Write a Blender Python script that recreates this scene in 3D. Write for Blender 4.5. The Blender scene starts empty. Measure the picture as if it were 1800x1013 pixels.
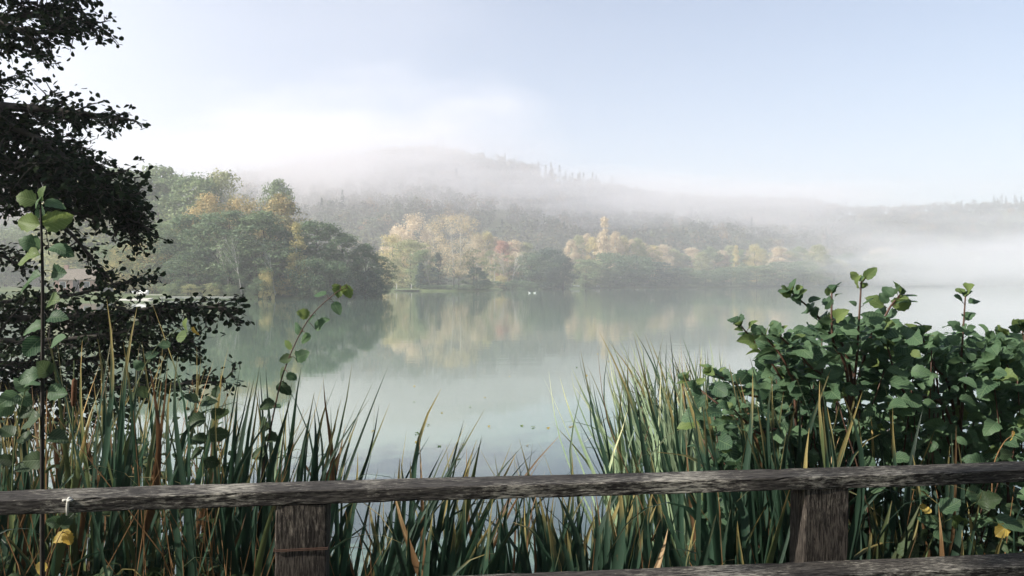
import bpy, bmesh, math, random
import numpy as np
from mathutils import Vector, Matrix, Quaternion

random.seed(7)
RNG = np.random.default_rng(7)
R = math.radians
scene = bpy.context.scene
COL = scene.collection

# ------------------------------------------------------------------ camera
EYE = 2.3            # eye height above the lake
F = 1385.0           # focal length in photograph pixels (1800 wide)
HOR = 497.0          # row of the true horizon in the photograph
cam_d = bpy.data.cameras.new('camera')
cam_d.sensor_width = 36.0
cam_d.lens = 36.0 * F / 1800.0
cam_d.clip_start = 0.05
cam_d.clip_end = 6000
cam = bpy.data.objects.new('camera', cam_d)
cam.location = (0, 0, EYE)
cam.rotation_euler = (R(90) - math.atan(9.5 / F), 0, 0)
COL.objects.link(cam)
scene.camera = cam

# ------------------------------------------------------------------ light
SUN_EL, SUN_AZ = 32.0, 108.0       # azimuth: degrees to the left of the view direction
world = bpy.data.worlds.new('World')
scene.world = world
world.use_nodes = True
wn = world.node_tree.nodes
wl = world.node_tree.links
wn.clear()
wo = wn.new('ShaderNodeOutputWorld')
bg = wn.new('ShaderNodeBackground')
sky = wn.new('ShaderNodeTexSky')
sky.sky_type = 'NISHITA'
sky.sun_disc = False
sky.sun_elevation = R(SUN_EL)
sky.sun_rotation = R(-SUN_AZ)
sky.altitude = 100
sky.air_density = 1.0
sky.dust_density = 1.0
sky.ozone_density = 2.0
bg.inputs['Strength'].default_value = 0.08
wl.new(sky.outputs[0], bg.inputs[0])
wl.new(bg.outputs[0], wo.inputs[0])

sd = bpy.data.lights.new('sun', 'SUN')
sd.energy = 5.0
sd.angle = R(0.6)
sd.color = (1.0, 0.95, 0.87)
sun = bpy.data.objects.new('sun', sd)
to_sun = Vector((-math.sin(R(SUN_AZ)) * math.cos(R(SUN_EL)), math.cos(R(SUN_AZ)) * math.cos(R(SUN_EL)), math.sin(R(SUN_EL))))
sun.rotation_euler = to_sun.to_track_quat('Z', 'Y').to_euler()
sun.location = to_sun * 200
COL.objects.link(sun)

vs = scene.view_settings
vs.view_transform = 'Standard'
vs.look = 'None'
vs.exposure = 1.1
vs.gamma = 1.0
vs.use_curve_mapping = False
cy = scene.cycles
cy.max_bounces = 6
cy.diffuse_bounces = 3
cy.glossy_bounces = 3
cy.transmission_bounces = 4
cy.volume_bounces = 2
cy.transparent_max_bounces = 24
cy.use_denoising = True
cy.volume_step_rate = 4.0
cy.volume_max_steps = 96
cy.caustics_reflective = False
cy.caustics_refractive = False

HAZE = 0.00108


# ------------------------------------------------------------------ helpers
def P(px, py, z):
    """world point seen at photograph pixel (px, py) at depth z"""
    return Vector(((px - 900.0) / F * z, z, EYE - (py - HOR) / F * z))


def tag(o, label=None, cat=None, group=None, kind=None):
    if label: o['label'] = label
    if cat: o['category'] = cat
    if group: o['group'] = group
    if kind: o['kind'] = kind
    return o


def empty(name, loc=(0, 0, 0), label=None, cat=None, group=None, rz=0.0):
    o = bpy.data.objects.new(name, None)
    o.empty_display_size = 0.1
    o.location = loc
    o.rotation_euler = (0, 0, rz)
    COL.objects.link(o)
    return tag(o, label, cat, group)


def link(name, me, parent=None, loc=None, matrix=None):
    o = bpy.data.objects.new(name, me)
    COL.objects.link(o)
    if parent is not None:
        o.parent = parent
    if loc is not None:
        o.location = loc
    if matrix is not None:
        o.matrix_basis = matrix
    return o


def mesh_np(name, verts, faces, mat=None, smooth=False, uv=None, tint=None):
    """verts (n,3); faces: (m,3) or (m,4) array; uv per vertex (n,2); tint per vertex (n,)"""
    verts = np.asarray(verts, dtype=np.float32)
    faces = np.asarray(faces, dtype=np.int32)
    k = faces.shape[1]
    m = len(faces)
    me = bpy.data.meshes.new(name)
    me.vertices.add(len(verts))
    me.vertices.foreach_set('co', verts.ravel())
    me.loops.add(m * k)
    me.loops.foreach_set('vertex_index', faces.ravel())
    me.polygons.add(m)
    me.polygons.foreach_set('loop_start', np.arange(0, m * k, k, dtype=np.int32))
    me.polygons.foreach_set('loop_total', np.full(m, k, dtype=np.int32))
    if smooth:
        me.polygons.foreach_set('use_smooth', np.ones(m, dtype=bool))
    if uv is not None:
        ul = me.uv_layers.new(name='UVMap')
        ul.data.foreach_set('uv', np.asarray(uv, dtype=np.float32)[faces.ravel()].ravel())
    if tint is not None:
        a = me.attributes.new('tint', 'FLOAT', 'POINT')
        a.data.foreach_set('value', np.asarray(tint, dtype=np.float32))
    me.update(calc_edges=True)
    if mat:
        me.materials.append(mat)
    return me


class MB:
    """collects boxes, prisms and tubes into one mesh"""
    def __init__(s):
        s.v, s.f = [], []

    def add(s, vs_, fs):
        o = len(s.v)
        s.v += [tuple(v) for v in vs_]
        s.f += [tuple(i + o for i in f) for f in fs]
        return s

    def box(s, c, d, rz=0.0, rx=0.0):
        m = Matrix.Translation(c) @ Matrix.Rotation(rz, 4, 'Z') @ Matrix.Rotation(rx, 4, 'X')
        vs_ = [m @ Vector((x * d[0] / 2, y * d[1] / 2, z * d[2] / 2)) for x in (-1, 1) for y in (-1, 1) for z in (-1, 1)]
        return s.add(vs_, [(0, 1, 3, 2), (4, 6, 7, 5), (0, 4, 5, 1), (2, 3, 7, 6), (0, 2, 6, 4), (1, 5, 7, 3)])

    def tube(s, pts, rad, n=6, cap=True):
        pts = [Vector(p) for p in pts]
        rings = []
        base = len(s.v)
        ref = None
        for i, p in enumerate(pts):
            t = (pts[min(i + 1, len(pts) - 1)] - pts[max(i - 1, 0)])
            if t.length < 1e-9: t = Vector((0, 0, 1))
            t.normalize()
            a = t.orthogonal() if ref is None else (ref - t * ref.dot(t))
            if a.length < 1e-6: a = t.orthogonal()
            a.normalize(); ref = a
            b = t.cross(a)
            r = rad[i] if hasattr(rad, '__len__') else rad
            s.v += [tuple(p + (a * math.cos(2 * math.pi * j / n) + b * math.sin(2 * math.pi * j / n)) * r) for j in range(n)]
        for i in range(len(pts) - 1):
            for j in range(n):
                s.f.append((base + i * n + j, base + i * n + (j + 1) % n, base + (i + 1) * n + (j + 1) % n, base + (i + 1) * n + j))
        if cap:
            s.f.append(tuple(base + j for j in reversed(range(n))))
            s.f.append(tuple(base + (len(pts) - 1) * n + j for j in range(n)))
        return s

    def mesh(s, name, mat, smooth=False):
        me = bpy.data.meshes.new(name)
        me.from_pydata(s.v, [], s.f)
        if smooth:
            me.polygons.foreach_set('use_smooth', np.ones(len(me.polygons), dtype=bool))
        me.update()
        me.materials.append(mat)
        return me

    def build(s, name, mat, parent=None, smooth=False, loc=None):
        return link(name, s.mesh(name, mat, smooth), parent, loc)


def join_quads(parts):
    """parts: list of (verts, faces) with the same face size"""
    vs_, fs, o = [], [], 0
    for v, f in parts:
        vs_.append(v); fs.append(f + o); o += len(v)
    return np.concatenate(vs_), np.concatenate(fs)


# ------------------------------------------------------------------ materials
def new_mat(name):
    m = bpy.data.materials.new(name)
    m.use_nodes = True
    nt = m.node_tree
    for n in list(nt.nodes):
        nt.nodes.remove(n)
    out = nt.nodes.new('ShaderNodeOutputMaterial')
    return m, nt, nt.nodes.new, nt.links.new, out


def ramp(nt, stops, interp='LINEAR'):
    r = nt.nodes.new('ShaderNodeValToRGB')
    r.color_ramp.interpolation = interp
    e = r.color_ramp.elements
    while len(e) < len(stops): e.new(0.5)
    for el, (p, c) in zip(e, stops):
        el.position = p
        el.color = (c[0], c[1], c[2], 1)
    return r


def leaf_shader(nt, L, out, color_socket, transl=0.35, rough=0.5, spec=0.3, bump=None):
    pr = nt.nodes.new('ShaderNodeBsdfPrincipled')
    pr.inputs['Roughness'].default_value = rough
    pr.inputs['Specular IOR Level'].default_value = spec
    tr = nt.nodes.new('ShaderNodeBsdfTranslucent')
    mx = nt.nodes.new('ShaderNodeMixShader')
    mx.inputs[0].default_value = transl
    L(color_socket, pr.inputs['Base Color'])
    # light passing through a leaf is yellower
    hs = nt.nodes.new('ShaderNodeHueSaturation')
    hs.inputs['Hue'].default_value = 0.485
    hs.inputs['Saturation'].default_value = 1.05
    hs.inputs['Value'].default_value = 1.35
    L(color_socket, hs.inputs['Color'])
    L(hs.outputs[0], tr.inputs['Color'])
    if bump is not None:
        L(bump, pr.inputs['Normal'])
    L(pr.outputs[0], mx.inputs[1]); L(tr.outputs[0], mx.inputs[2])
    L(mx.outputs[0], out.inputs['Surface'])


def crown_mat(name, cols, transl=0.3, spec=0.2):
    """foliage seen from afar: every leaf clump gets one of the given colours (stored per leaf as 'tint')"""
    m, nt, N, L, out = new_mat(name)
    at = N('ShaderNodeAttribute'); at.attribute_name = 'tint'
    oi = N('ShaderNodeObjectInfo')
    ad = N('ShaderNodeMath'); ad.operation = 'MULTIPLY_ADD'
    L(oi.outputs['Random'], ad.inputs[0]); ad.inputs[1].default_value = 0.3
    sb = N('ShaderNodeMath'); sb.operation = 'SUBTRACT'
    L(at.outputs['Fac'], sb.inputs[0]); sb.inputs[1].default_value = 0.15
    L(sb.outputs[0], ad.inputs[2])
    r = ramp(nt, [(i / max(1, len(cols) - 1), c) for i, c in enumerate(cols)])
    L(ad.outputs[0], r.inputs[0])
    leaf_shader(nt, L, out, r.outputs[0], transl, 0.6, spec)
    return m


def bark_mat(name, c1, c2, scale=8.0, rough=0.9):
    m, nt, N, L, out = new_mat(name)
    tc = N('ShaderNodeTexCoord')
    mp = N('ShaderNodeMapping'); mp.inputs['Scale'].default_value = (scale, scale, scale * 0.25)
    L(tc.outputs['Object'], mp.inputs[0])
    nz = N('ShaderNodeTexNoise'); nz.inputs['Scale'].default_value = 1.0; nz.inputs['Detail'].default_value = 6
    L(mp.outputs[0], nz.inputs[0])
    r = ramp(nt, [(0.35, c1), (0.65, c2)])
    L(nz.outputs['Fac'], r.inputs[0])
    pr = N('ShaderNodeBsdfPrincipled'); pr.inputs['Roughness'].default_value = rough
    bp = N('ShaderNodeBump'); bp.inputs['Strength'].default_value = 0.5; bp.inputs['Distance'].default_value = 0.02
    L(nz.outputs['Fac'], bp.inputs['Height'])
    L(r.outputs[0], pr.inputs['Base Color']); L(bp.outputs[0], pr.inputs['Normal'])
    L(pr.outputs[0], out.inputs['Surface'])
    return m


def plain_mat(name, col, rough=0.7, var=0.25, scale=6.0, spec=0.3):
    m, nt, N, L, out = new_mat(name)
    tc = N('ShaderNodeTexCoord')
    nz = N('ShaderNodeTexNoise'); nz.inputs['Scale'].default_value = scale; nz.inputs['Detail'].default_value = 5
    L(tc.outputs['Object'], nz.inputs[0])
    lo = tuple(c * (1 - var) for c in col); hi = tuple(min(1, c * (1 + var)) for c in col)
    r = ramp(nt, [(0.3, lo), (0.7, hi)])
    L(nz.outputs['Fac'], r.inputs[0])
    pr = N('ShaderNodeBsdfPrincipled'); pr.inputs['Roughness'].default_value = rough
    pr.inputs['Specular IOR Level'].default_value = spec
    L(r.outputs[0], pr.inputs['Base Color'])
    L(pr.outputs[0], out.inputs['Surface'])
    return m


def blade_mat(name, low, mid, tip, transl=0.35):
    """reed blade: colour runs from the base (uv.y = 0) to a dry tip (uv.y = 1), fine lengthwise veins"""
    m, nt, N, L, out = new_mat(name)
    uv = N('ShaderNodeUVMap')
    sp = N('ShaderNodeSeparateXYZ'); L(uv.outputs[0], sp.inputs[0])
    oi = N('ShaderNodeObjectInfo')
    nz = N('ShaderNodeTexNoise'); nz.noise_dimensions = '4D'
    mp = N('ShaderNodeMapping'); mp.inputs['Scale'].default_value = (2.5, 7.0, 1)
    L(uv.outputs[0], mp.inputs[0]); L(mp.outputs[0], nz.inputs[0])
    w = N('ShaderNodeMath'); w.operation = 'MULTIPLY'; L(oi.outputs['Random'], w.inputs[0]); w.inputs[1].default_value = 40
    L(w.outputs[0], nz.inputs['W']); nz.inputs['Scale'].default_value = 1.0; nz.inputs['Detail'].default_value = 4
    a1 = N('ShaderNodeMath'); a1.operation = 'MULTIPLY_ADD'; L(nz.outputs['Fac'], a1.inputs[0]); a1.inputs[1].default_value = 0.5
    a1.inputs[2].default_value = -0.25
    a2 = N('ShaderNodeMath'); a2.operation = 'ADD'; L(sp.outputs[1], a2.inputs[0]); L(a1.outputs[0], a2.inputs[1])
    a3 = N('ShaderNodeMath'); a3.operation = 'MULTIPLY_ADD'; L(oi.outputs['Random'], a3.inputs[0]); a3.inputs[1].default_value = 0.24
    a3.inputs[2].default_value = -0.14
    a4 = N('ShaderNodeMath'); a4.operation = 'ADD'; L(a2.outputs[0], a4.inputs[0]); L(a3.outputs[0], a4.inputs[1])
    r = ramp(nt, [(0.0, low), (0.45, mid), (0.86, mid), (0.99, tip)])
    L(a4.outputs[0], r.inputs[0])
    sn = N('ShaderNodeTexNoise'); sn.noise_dimensions = '4D'; sn.inputs['Scale'].default_value = 1.0; sn.inputs['Detail'].default_value = 5
    mps = N('ShaderNodeMapping'); mps.inputs['Scale'].default_value = (4.0, 46.0, 1)
    L(uv.outputs[0], mps.inputs[0]); L(mps.outputs[0], sn.inputs[0]); L(w.outputs[0], sn.inputs['W'])
    sm = N('ShaderNodeMapRange'); L(sn.outputs['Fac'], sm.inputs[0]); sm.inputs[1].default_value = 0.62; sm.inputs[2].default_value = 0.72; sm.inputs[4].default_value = 0.75
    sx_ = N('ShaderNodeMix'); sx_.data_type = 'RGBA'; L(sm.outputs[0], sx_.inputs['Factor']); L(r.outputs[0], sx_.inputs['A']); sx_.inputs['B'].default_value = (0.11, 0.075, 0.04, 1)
    hs = N('ShaderNodeHueSaturation')
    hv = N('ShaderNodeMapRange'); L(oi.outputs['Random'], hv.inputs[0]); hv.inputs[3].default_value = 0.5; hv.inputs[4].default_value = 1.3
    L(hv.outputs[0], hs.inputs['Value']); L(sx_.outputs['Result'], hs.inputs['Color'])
    wv = N('ShaderNodeTexWave'); wv.inputs['Scale'].default_value = 6.0; L(uv.outputs[0], wv.inputs[0])
    bp = N('ShaderNodeBump'); bp.inputs['Strength'].default_value = 0.25; bp.inputs['Distance'].default_value = 0.002
    L(wv.outputs['Fac'], bp.inputs['Height'])
    leaf_shader(nt, L, out, hs.outputs[0], transl, 0.42, 0.3, bp.outputs[0])
    return m


def broadleaf_mat(name, c1, c2, vein, transl=0.35, rough=0.42):
    """single leaves: side veins from the midrib, mottling, per-leaf variation"""
    m, nt, N, L, out = new_mat(name)
    uv = N('ShaderNodeUVMap')
    sp = N('ShaderNodeSeparateXYZ'); L(uv.outputs[0], sp.inputs[0])
    # |x - .5|
    ax = N('ShaderNodeMath'); ax.operation = 'SUBTRACT'; L(sp.outputs[0], ax.inputs[0]); ax.inputs[1].default_value = 0.5
    ab = N('ShaderNodeMath'); ab.operation = 'ABSOLUTE'; L(ax.outputs[0], ab.inputs[0])
    # herringbone coordinate
    hb = N('ShaderNodeMath'); hb.operation = 'MULTIPLY_ADD'; L(ab.outputs[0], hb.inputs[0]); hb.inputs[1].default_value = -0.75
    L(sp.outputs[1], hb.inputs[2])
    sn = N('ShaderNodeMath'); sn.operation = 'MULTIPLY'; L(hb.outputs[0], sn.inputs[0]); sn.inputs[1].default_value = 46.0
    si = N('ShaderNodeMath'); si.operation = 'SINE'; L(sn.outputs[0], si.inputs[0])
    ve = N('ShaderNodeMapRange'); L(si.outputs[0], ve.inputs[0]); ve.inputs[1].default_value = 0.72; ve.inputs[2].default_value = 1.0
    mid = N('ShaderNodeMapRange'); L(ab.outputs[0], mid.inputs[0]); mid.inputs[1].default_value = 0.035; mid.inputs[2].default_value = 0.01
    mxv = N('ShaderNodeMath'); mxv.operation = 'MAXIMUM'; L(ve.outputs[0], mxv.inputs[0]); L(mid.outputs[0], mxv.inputs[1])
    oi = N('ShaderNodeObjectInfo')
    tc = N('ShaderNodeTexCoord')
    nz = N('ShaderNodeTexNoise'); nz.noise_dimensions = '4D'; nz.inputs['Scale'].default_value = 30.0; nz.inputs['Detail'].default_value = 4
    L(tc.outputs['Object'], nz.inputs[0])
    w = N('ShaderNodeMath'); w.operation = 'MULTIPLY'; L(oi.outputs['Random'], w.inputs[0]); w.inputs[1].default_value = 50
    L(w.outputs[0], nz.inputs['W'])
    ad = N('ShaderNodeMath'); ad.operation = 'MULTIPLY_ADD'; L(oi.outputs['Random'], ad.inputs[0]); ad.inputs[1].default_value = 0.7
    sb = N('ShaderNodeMath'); sb.operation = 'SUBTRACT'; L(nz.outputs['Fac'], sb.inputs[0]); sb.inputs[1].default_value = 0.35
    L(sb.outputs[0], ad.inputs[2])
    r = ramp(nt, [(0.1, c1), (0.8, c2)])
    L(ad.outputs[0], r.inputs[0])
    mc = N('ShaderNodeMix'); mc.data_type = 'RGBA'
    vf = N('ShaderNodeMath'); vf.operation = 'MULTIPLY'; L(mxv.outputs[0], vf.inputs[0]); vf.inputs[1].default_value = 0.55
    L(vf.outputs[0], mc.inputs['Factor']); L(r.outputs[0], mc.inputs['A']); mc.inputs['B'].default_value = (*vein, 1)
    bp = N('ShaderNodeBump'); bp.inputs['Strength'].default_value = 0.6; bp.inputs['Distance'].default_value = 0.003; bp.invert = True
    L(mxv.outputs[0], bp.inputs['Height'])
    leaf_shader(nt, L, out, mc.outputs['Result'], transl, rough + 0.1, 0.22, bp.outputs[0])
    return m


def wood_mat(name, dark, grey, pale, axis=0):
    """weathered plank: grain along the given object axis, flaking pale lichen"""
    m, nt, N, L, out = new_mat(name)
    tc = N('ShaderNodeTexCoord')
    sc_ = [210.0, 210.0, 210.0]; sc_[axis] = 22.0
    mp = N('ShaderNodeMapping'); mp.inputs['Scale'].default_value = sc_
    L(tc.outputs['Object'], mp.inputs[0])
    g = N('ShaderNodeTexNoise'); g.inputs['Scale'].default_value = 1.0; g.inputs['Detail'].default_value = 9; g.inputs['Roughness'].default_value = 0.68
    g.inputs['Distortion'].default_value = 0.6
    L(mp.outputs[0], g.inputs[0])
    sc2 = [150.0, 150.0, 150.0]; sc2[axis] = 38.0
    mp2 = N('ShaderNodeMapping'); mp2.inputs['Scale'].default_value = sc2
    L(tc.outputs['Object'], mp2.inputs[0])
    f = N('ShaderNodeTexNoise'); f.inputs['Scale'].default_value = 1.0; f.inputs['Detail'].default_value = 12; f.inputs['Roughness'].default_value = 0.75
    L(mp2.outputs[0], f.inputs[0])
    big = N('ShaderNodeTexNoise'); big.inputs['Scale'].default_value = 3.1; big.inputs['Detail'].default_value = 4
    L(tc.outputs['Object'], big.inputs[0])
    base = ramp(nt, [(0.43, dark), (0.58, grey)])
    L(g.outputs['Fac'], base.inputs[0])
    ad = N('ShaderNodeMath'); ad.operation = 'MULTIPLY_ADD'; L(big.outputs['Fac'], ad.inputs[0]); ad.inputs[1].default_value = 0.9
    L(f.outputs['Fac'], ad.inputs[2])
    fl = N('ShaderNodeMapRange'); L(ad.outputs[0], fl.inputs[0]); fl.inputs[1].default_value = 0.95; fl.inputs[2].default_value = 1.12
    gm = N('ShaderNodeMath'); gm.operation = 'MULTIPLY'; L(fl.outputs[0], gm.inputs[0])
    gr = N('ShaderNodeMapRange'); L(g.outputs['Fac'], gr.inputs[0]); gr.inputs[1].default_value = 0.44; gr.inputs[2].default_value = 0.52
    L(gr.outputs[0], gm.inputs[1])
    mx = N('ShaderNodeMix'); mx.data_type = 'RGBA'
    L(gm.outputs[0], mx.inputs['Factor']); L(base.outputs[0], mx.inputs['A']); mx.inputs['B'].default_value = (*pale, 1)
    pr = N('ShaderNodeBsdfPrincipled'); pr.inputs['Roughness'].default_value = 0.85; pr.inputs['Specular IOR Level'].default_value = 0.2
    L(mx.outputs['Result'], pr.inputs['Base Color'])
    hs = N('ShaderNodeMath'); hs.operation = 'ADD'; L(g.outputs['Fac'], hs.inputs[0]); L(f.outputs['Fac'], hs.inputs[1])
    bp = N('ShaderNodeBump'); bp.inputs['Strength'].default_value = 0.5; bp.inputs['Distance'].default_value = 0.002
    L(hs.outputs[0], bp.inputs['Height']); L(bp.outputs[0], pr.inputs['Normal'])
    L(pr.outputs[0], out.inputs['Surface'])
    return m


def ground_mat(name, c1, c2, c3, scale):
    m, nt, N, L, out = new_mat(name)
    tc = N('ShaderNodeTexCoord')
    a = N('ShaderNodeTexNoise'); a.inputs['Scale'].default_value = scale; a.inputs['Detail'].default_value = 8
    b = N('ShaderNodeTexNoise'); b.inputs['Scale'].default_value = scale * 9; b.inputs['Detail'].default_value = 6
    L(tc.outputs['Object'], a.inputs[0]); L(tc.outputs['Object'], b.inputs[0])
    r = ramp(nt, [(0.35, c1), (0.55, c2), (0.75, c3)])
    md = N('ShaderNodeMath'); md.operation = 'MULTIPLY_ADD'; L(b.outputs['Fac'], md.inputs[0]); md.inputs[1].default_value = 0.5
    sb = N('ShaderNodeMath'); sb.operation = 'SUBTRACT'; L(a.outputs['Fac'], sb.inputs[0]); sb.inputs[1].default_value = 0.25
    L(sb.outputs[0], md.inputs[2]); L(md.outputs[0], r.inputs[0])
    pr = N('ShaderNodeBsdfPrincipled'); pr.inputs['Roughness'].default_value = 0.95; pr.inputs['Specular IOR Level'].default_value = 0.1
    L(r.outputs[0], pr.inputs['Base Color'])
    bp = N('ShaderNodeBump'); bp.inputs['Strength'].default_value = 0.6; L(b.outputs['Fac'], bp.inputs['Height'])
    L(bp.outputs[0], pr.inputs['Normal']); L(pr.outputs[0], out.inputs['Surface'])
    return m


def water_mat():
    m, nt, N, L, out = new_mat('lake_water')
    tc = N('ShaderNodeTexCoord')
    mp = N('ShaderNodeMapping'); mp.inputs['Scale'].default_value = (0.35, 1.6, 1)
    L(tc.outputs['Object'], mp.inputs[0])
    a = N('ShaderNodeTexNoise'); a.inputs['Scale'].default_value = 1.1; a.inputs['Detail'].default_value = 3; a.inputs['Roughness'].default_value = 0.5
    L(mp.outputs[0], a.inputs[0])
    mp2 = N('ShaderNodeMapping'); mp2.inputs['Scale'].default_value = (0.06, 0.25, 1)
    L(tc.outputs['Object'], mp2.inputs[0])
    b = N('ShaderNodeTexNoise'); b.inputs['Scale'].default_value = 1.0; b.inputs['Detail'].default_value = 2
    L(mp2.outputs[0], b.inputs[0])
    # calm and ruffled patches
    c = N('ShaderNodeTexNoise'); c.inputs['Scale'].default_value = 0.02; c.inputs['Detail'].default_value = 3
    L(tc.outputs['Object'], c.inputs[0])
    pm = N('ShaderNodeMapRange'); L(c.outputs['Fac'], pm.inputs[0]); pm.inputs[1].default_value = 0.4; pm.inputs[2].default_value = 0.65
    pm.inputs[3].default_value = 0.15; pm.inputs[4].default_value = 1.6
    mu = N('ShaderNodeMath'); mu.operation = 'MULTIPLY'; L(a.outputs['Fac'], mu.inputs[0]); L(pm.outputs[0], mu.inputs[1])
    ad = N('ShaderNodeMath'); ad.operation = 'MULTIPLY_ADD'; L(b.outputs['Fac'], ad.inputs[0]); ad.inputs[1].default_value = 0.9
    L(mu.outputs[0], ad.inputs[2])
    bp = N('ShaderNodeBump'); bp.inputs['Strength'].default_value = 1.0; bp.inputs['Distance'].default_value = 0.0045
    L(ad.outputs[0], bp.inputs['Height'])
    pr = N('ShaderNodeBsdfPrincipled')
    pr.inputs['Base Color'].default_value = (0.13, 0.20, 0.14, 1)
    pr.inputs['Roughness'].default_value = 0.035
    pr.inputs['IOR'].default_value = 1.36
    pr.inputs['Coat Weight'].default_value = 0.45
    pr.inputs['Coat IOR'].default_value = 1.36
    pr.inputs['Coat Roughness'].default_value = 0.035
    L(bp.outputs[0], pr.inputs['Coat Normal'])
    L(bp.outputs[0], pr.inputs['Normal'])
    L(pr.outputs[0], out.inputs['Surface'])
    return m


def volume_mat(name, density, color=(1.0, 0.965, 0.99), aniso=0.2):
    m, nt, N, L, out = new_mat(name)
    v = N('ShaderNodeVolumePrincipled')
    v.inputs['Color'].default_value = (*color, 1)
    v.inputs['Density'].default_value = density
    v.inputs['Anisotropy'].default_value = aniso
    L(v.outputs[0], out.inputs['Volume'])
    return m


M = {}
M['water'] = water_mat()
M['bank'] = ground_mat('bank_soil', (0.02, 0.018, 0.012), (0.04, 0.045, 0.02), (0.07, 0.06, 0.035), 1.2)
M['land'] = ground_mat('meadow_grass', (0.05, 0.075, 0.03), (0.10, 0.13, 0.05), (0.17, 0.18, 0.08), 0.05)
M['wood_x'] = wood_mat('weathered_rail_wood', (0.014, 0.012, 0.011), (0.072, 0.065, 0.057), (0.36, 0.335, 0.28), 0)
M['wood_z'] = wood_mat('weathered_post_wood', (0.016, 0.013, 0.011), (0.080, 0.067, 0.056), (0.24, 0.205, 0.165), 2)
M['dropping'] = plain_mat('chalky_white', (0.55, 0.53, 0.47), 0.9, 0.15, 60)
M['bark'] = bark_mat('dark_bark', (0.03, 0.025, 0.02), (0.08, 0.07, 0.055))
M['pale_bark'] = bark_mat('pale_bark', (0.30, 0.28, 0.24), (0.62, 0.60, 0.54), 3.0)
M['grey_bark'] = bark_mat('grey_bark', (0.12, 0.11, 0.09), (0.26, 0.24, 0.20), 4.0)
M['green_a'] = crown_mat('alder_foliage', [(0.075, 0.120, 0.070), (0.120, 0.180, 0.098), (0.180, 0.235, 0.120)])
M['green_b'] = crown_mat('willow_foliage', [(0.11, 0.17, 0.085), (0.19, 0.25, 0.12), (0.28, 0.33, 0.16)])
M['dark_g'] = crown_mat('dark_evergreen_foliage', [(0.034, 0.068, 0.052), (0.056, 0.100, 0.070), (0.085, 0.135, 0.085)], 0.2)
M['pale_g'] = crown_mat('pale_green_foliage', [(0.18, 0.21, 0.10), (0.30, 0.32, 0.15), (0.42, 0.40, 0.20)])
M['yellow'] = crown_mat('yellow_foliage', [(0.27, 0.27, 0.12), (0.46, 0.41, 0.18), (0.62, 0.52, 0.24)])
M['orange'] = crown_mat('orange_foliage', [(0.10, 0.14, 0.07), (0.26, 0.24, 0.11), (0.50, 0.40, 0.19)])
M['apricot'] = crown_mat('apricot_foliage', [(0.36, 0.31, 0.19), (0.55, 0.46, 0.30), (0.70, 0.59, 0.41)])
M['red'] = crown_mat('red_foliage', [(0.30, 0.19, 0.13), (0.44, 0.24, 0.17), (0.50, 0.32, 0.22)])
M['hill_g'] = crown_mat('hill_forest_foliage', [(0.03, 0.055, 0.035), (0.07, 0.095, 0.05), (0.16, 0.14, 0.065), (0.26, 0.19, 0.09)])
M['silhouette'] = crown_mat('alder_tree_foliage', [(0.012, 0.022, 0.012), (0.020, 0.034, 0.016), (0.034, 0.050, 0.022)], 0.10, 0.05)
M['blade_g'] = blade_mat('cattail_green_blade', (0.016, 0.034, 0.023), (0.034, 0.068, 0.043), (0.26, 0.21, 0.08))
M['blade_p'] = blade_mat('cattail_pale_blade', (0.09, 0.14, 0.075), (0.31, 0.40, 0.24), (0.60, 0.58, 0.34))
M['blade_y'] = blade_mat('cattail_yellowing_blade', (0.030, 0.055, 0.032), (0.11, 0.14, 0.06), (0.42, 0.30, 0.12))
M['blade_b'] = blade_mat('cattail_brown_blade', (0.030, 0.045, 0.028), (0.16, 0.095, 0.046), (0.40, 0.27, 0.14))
M['leaf'] = broadleaf_mat('shrub_leaf_green', (0.034, 0.072, 0.040), (0.105, 0.175, 0.088), (0.17, 0.25, 0.13))
M['leaf_y'] = broadleaf_mat('shrub_leaf_young', (0.075, 0.125, 0.042), (0.17, 0.23, 0.075), (0.26, 0.32, 0.13), 0.42)
M['leaf_d'] = broadleaf_mat('weed_leaf_dark', (0.03, 0.055, 0.028), (0.06, 0.09, 0.04), (0.10, 0.14, 0.07), 0.25)
M['leaf_yellow'] = broadleaf_mat('withered_yellow_leaf', (0.42, 0.30, 0.05), (0.60, 0.44, 0.10), (0.6, 0.5, 0.25), 0.4)
M['stem'] = plain_mat('brown_stem', (0.085, 0.045, 0.030), 0.6, 0.3, 30)
M['stem_dark'] = plain_mat('dark_stem', (0.03, 0.025, 0.02), 0.8, 0.3, 30)
M['stem_green'] = plain_mat('green_stem', (0.09, 0.12, 0.045), 0.6, 0.3, 30)
M['seed'] = plain_mat('cattail_seed_head', (0.10, 0.045, 0.02), 0.95, 0.3, 120)
M['dry_stalk'] = plain_mat('dry_stalk', (0.22, 0.12, 0.05), 0.8, 0.4, 30)
M['white_paint'] = plain_mat('white_paint', (0.78, 0.78, 0.76), 0.4, 0.06, 3)
M['feather'] = plain_mat('white_feather', (0.85, 0.85, 0.83), 0.8, 0.05, 9)
M['beak'] = plain_mat('orange_beak', (0.6, 0.2, 0.04), 0.5, 0.1, 9)
M['jetty'] = plain_mat('silvered_boards', (0.50, 0.48, 0.42), 0.85, 0.25, 4)
M['mossy'] = plain_mat('mossy_boards', (0.34, 0.38, 0.22), 0.9, 0.2, 3)
M['stone'] = plain_mat('pale_concrete', (0.50, 0.48, 0.42), 0.9, 0.2, 3)
M['plaster'] = plain_mat('pink_plaster', (0.55, 0.34, 0.26), 0.9, 0.12, 3)
M['rooft'] = plain_mat('weathered_roof_tiles', (0.20, 0.17, 0.13), 0.9, 0.3, 5)
M['darkwood'] = plain_mat('dark_timber', (0.06, 0.055, 0.05), 0.8, 0.3, 5)


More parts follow.
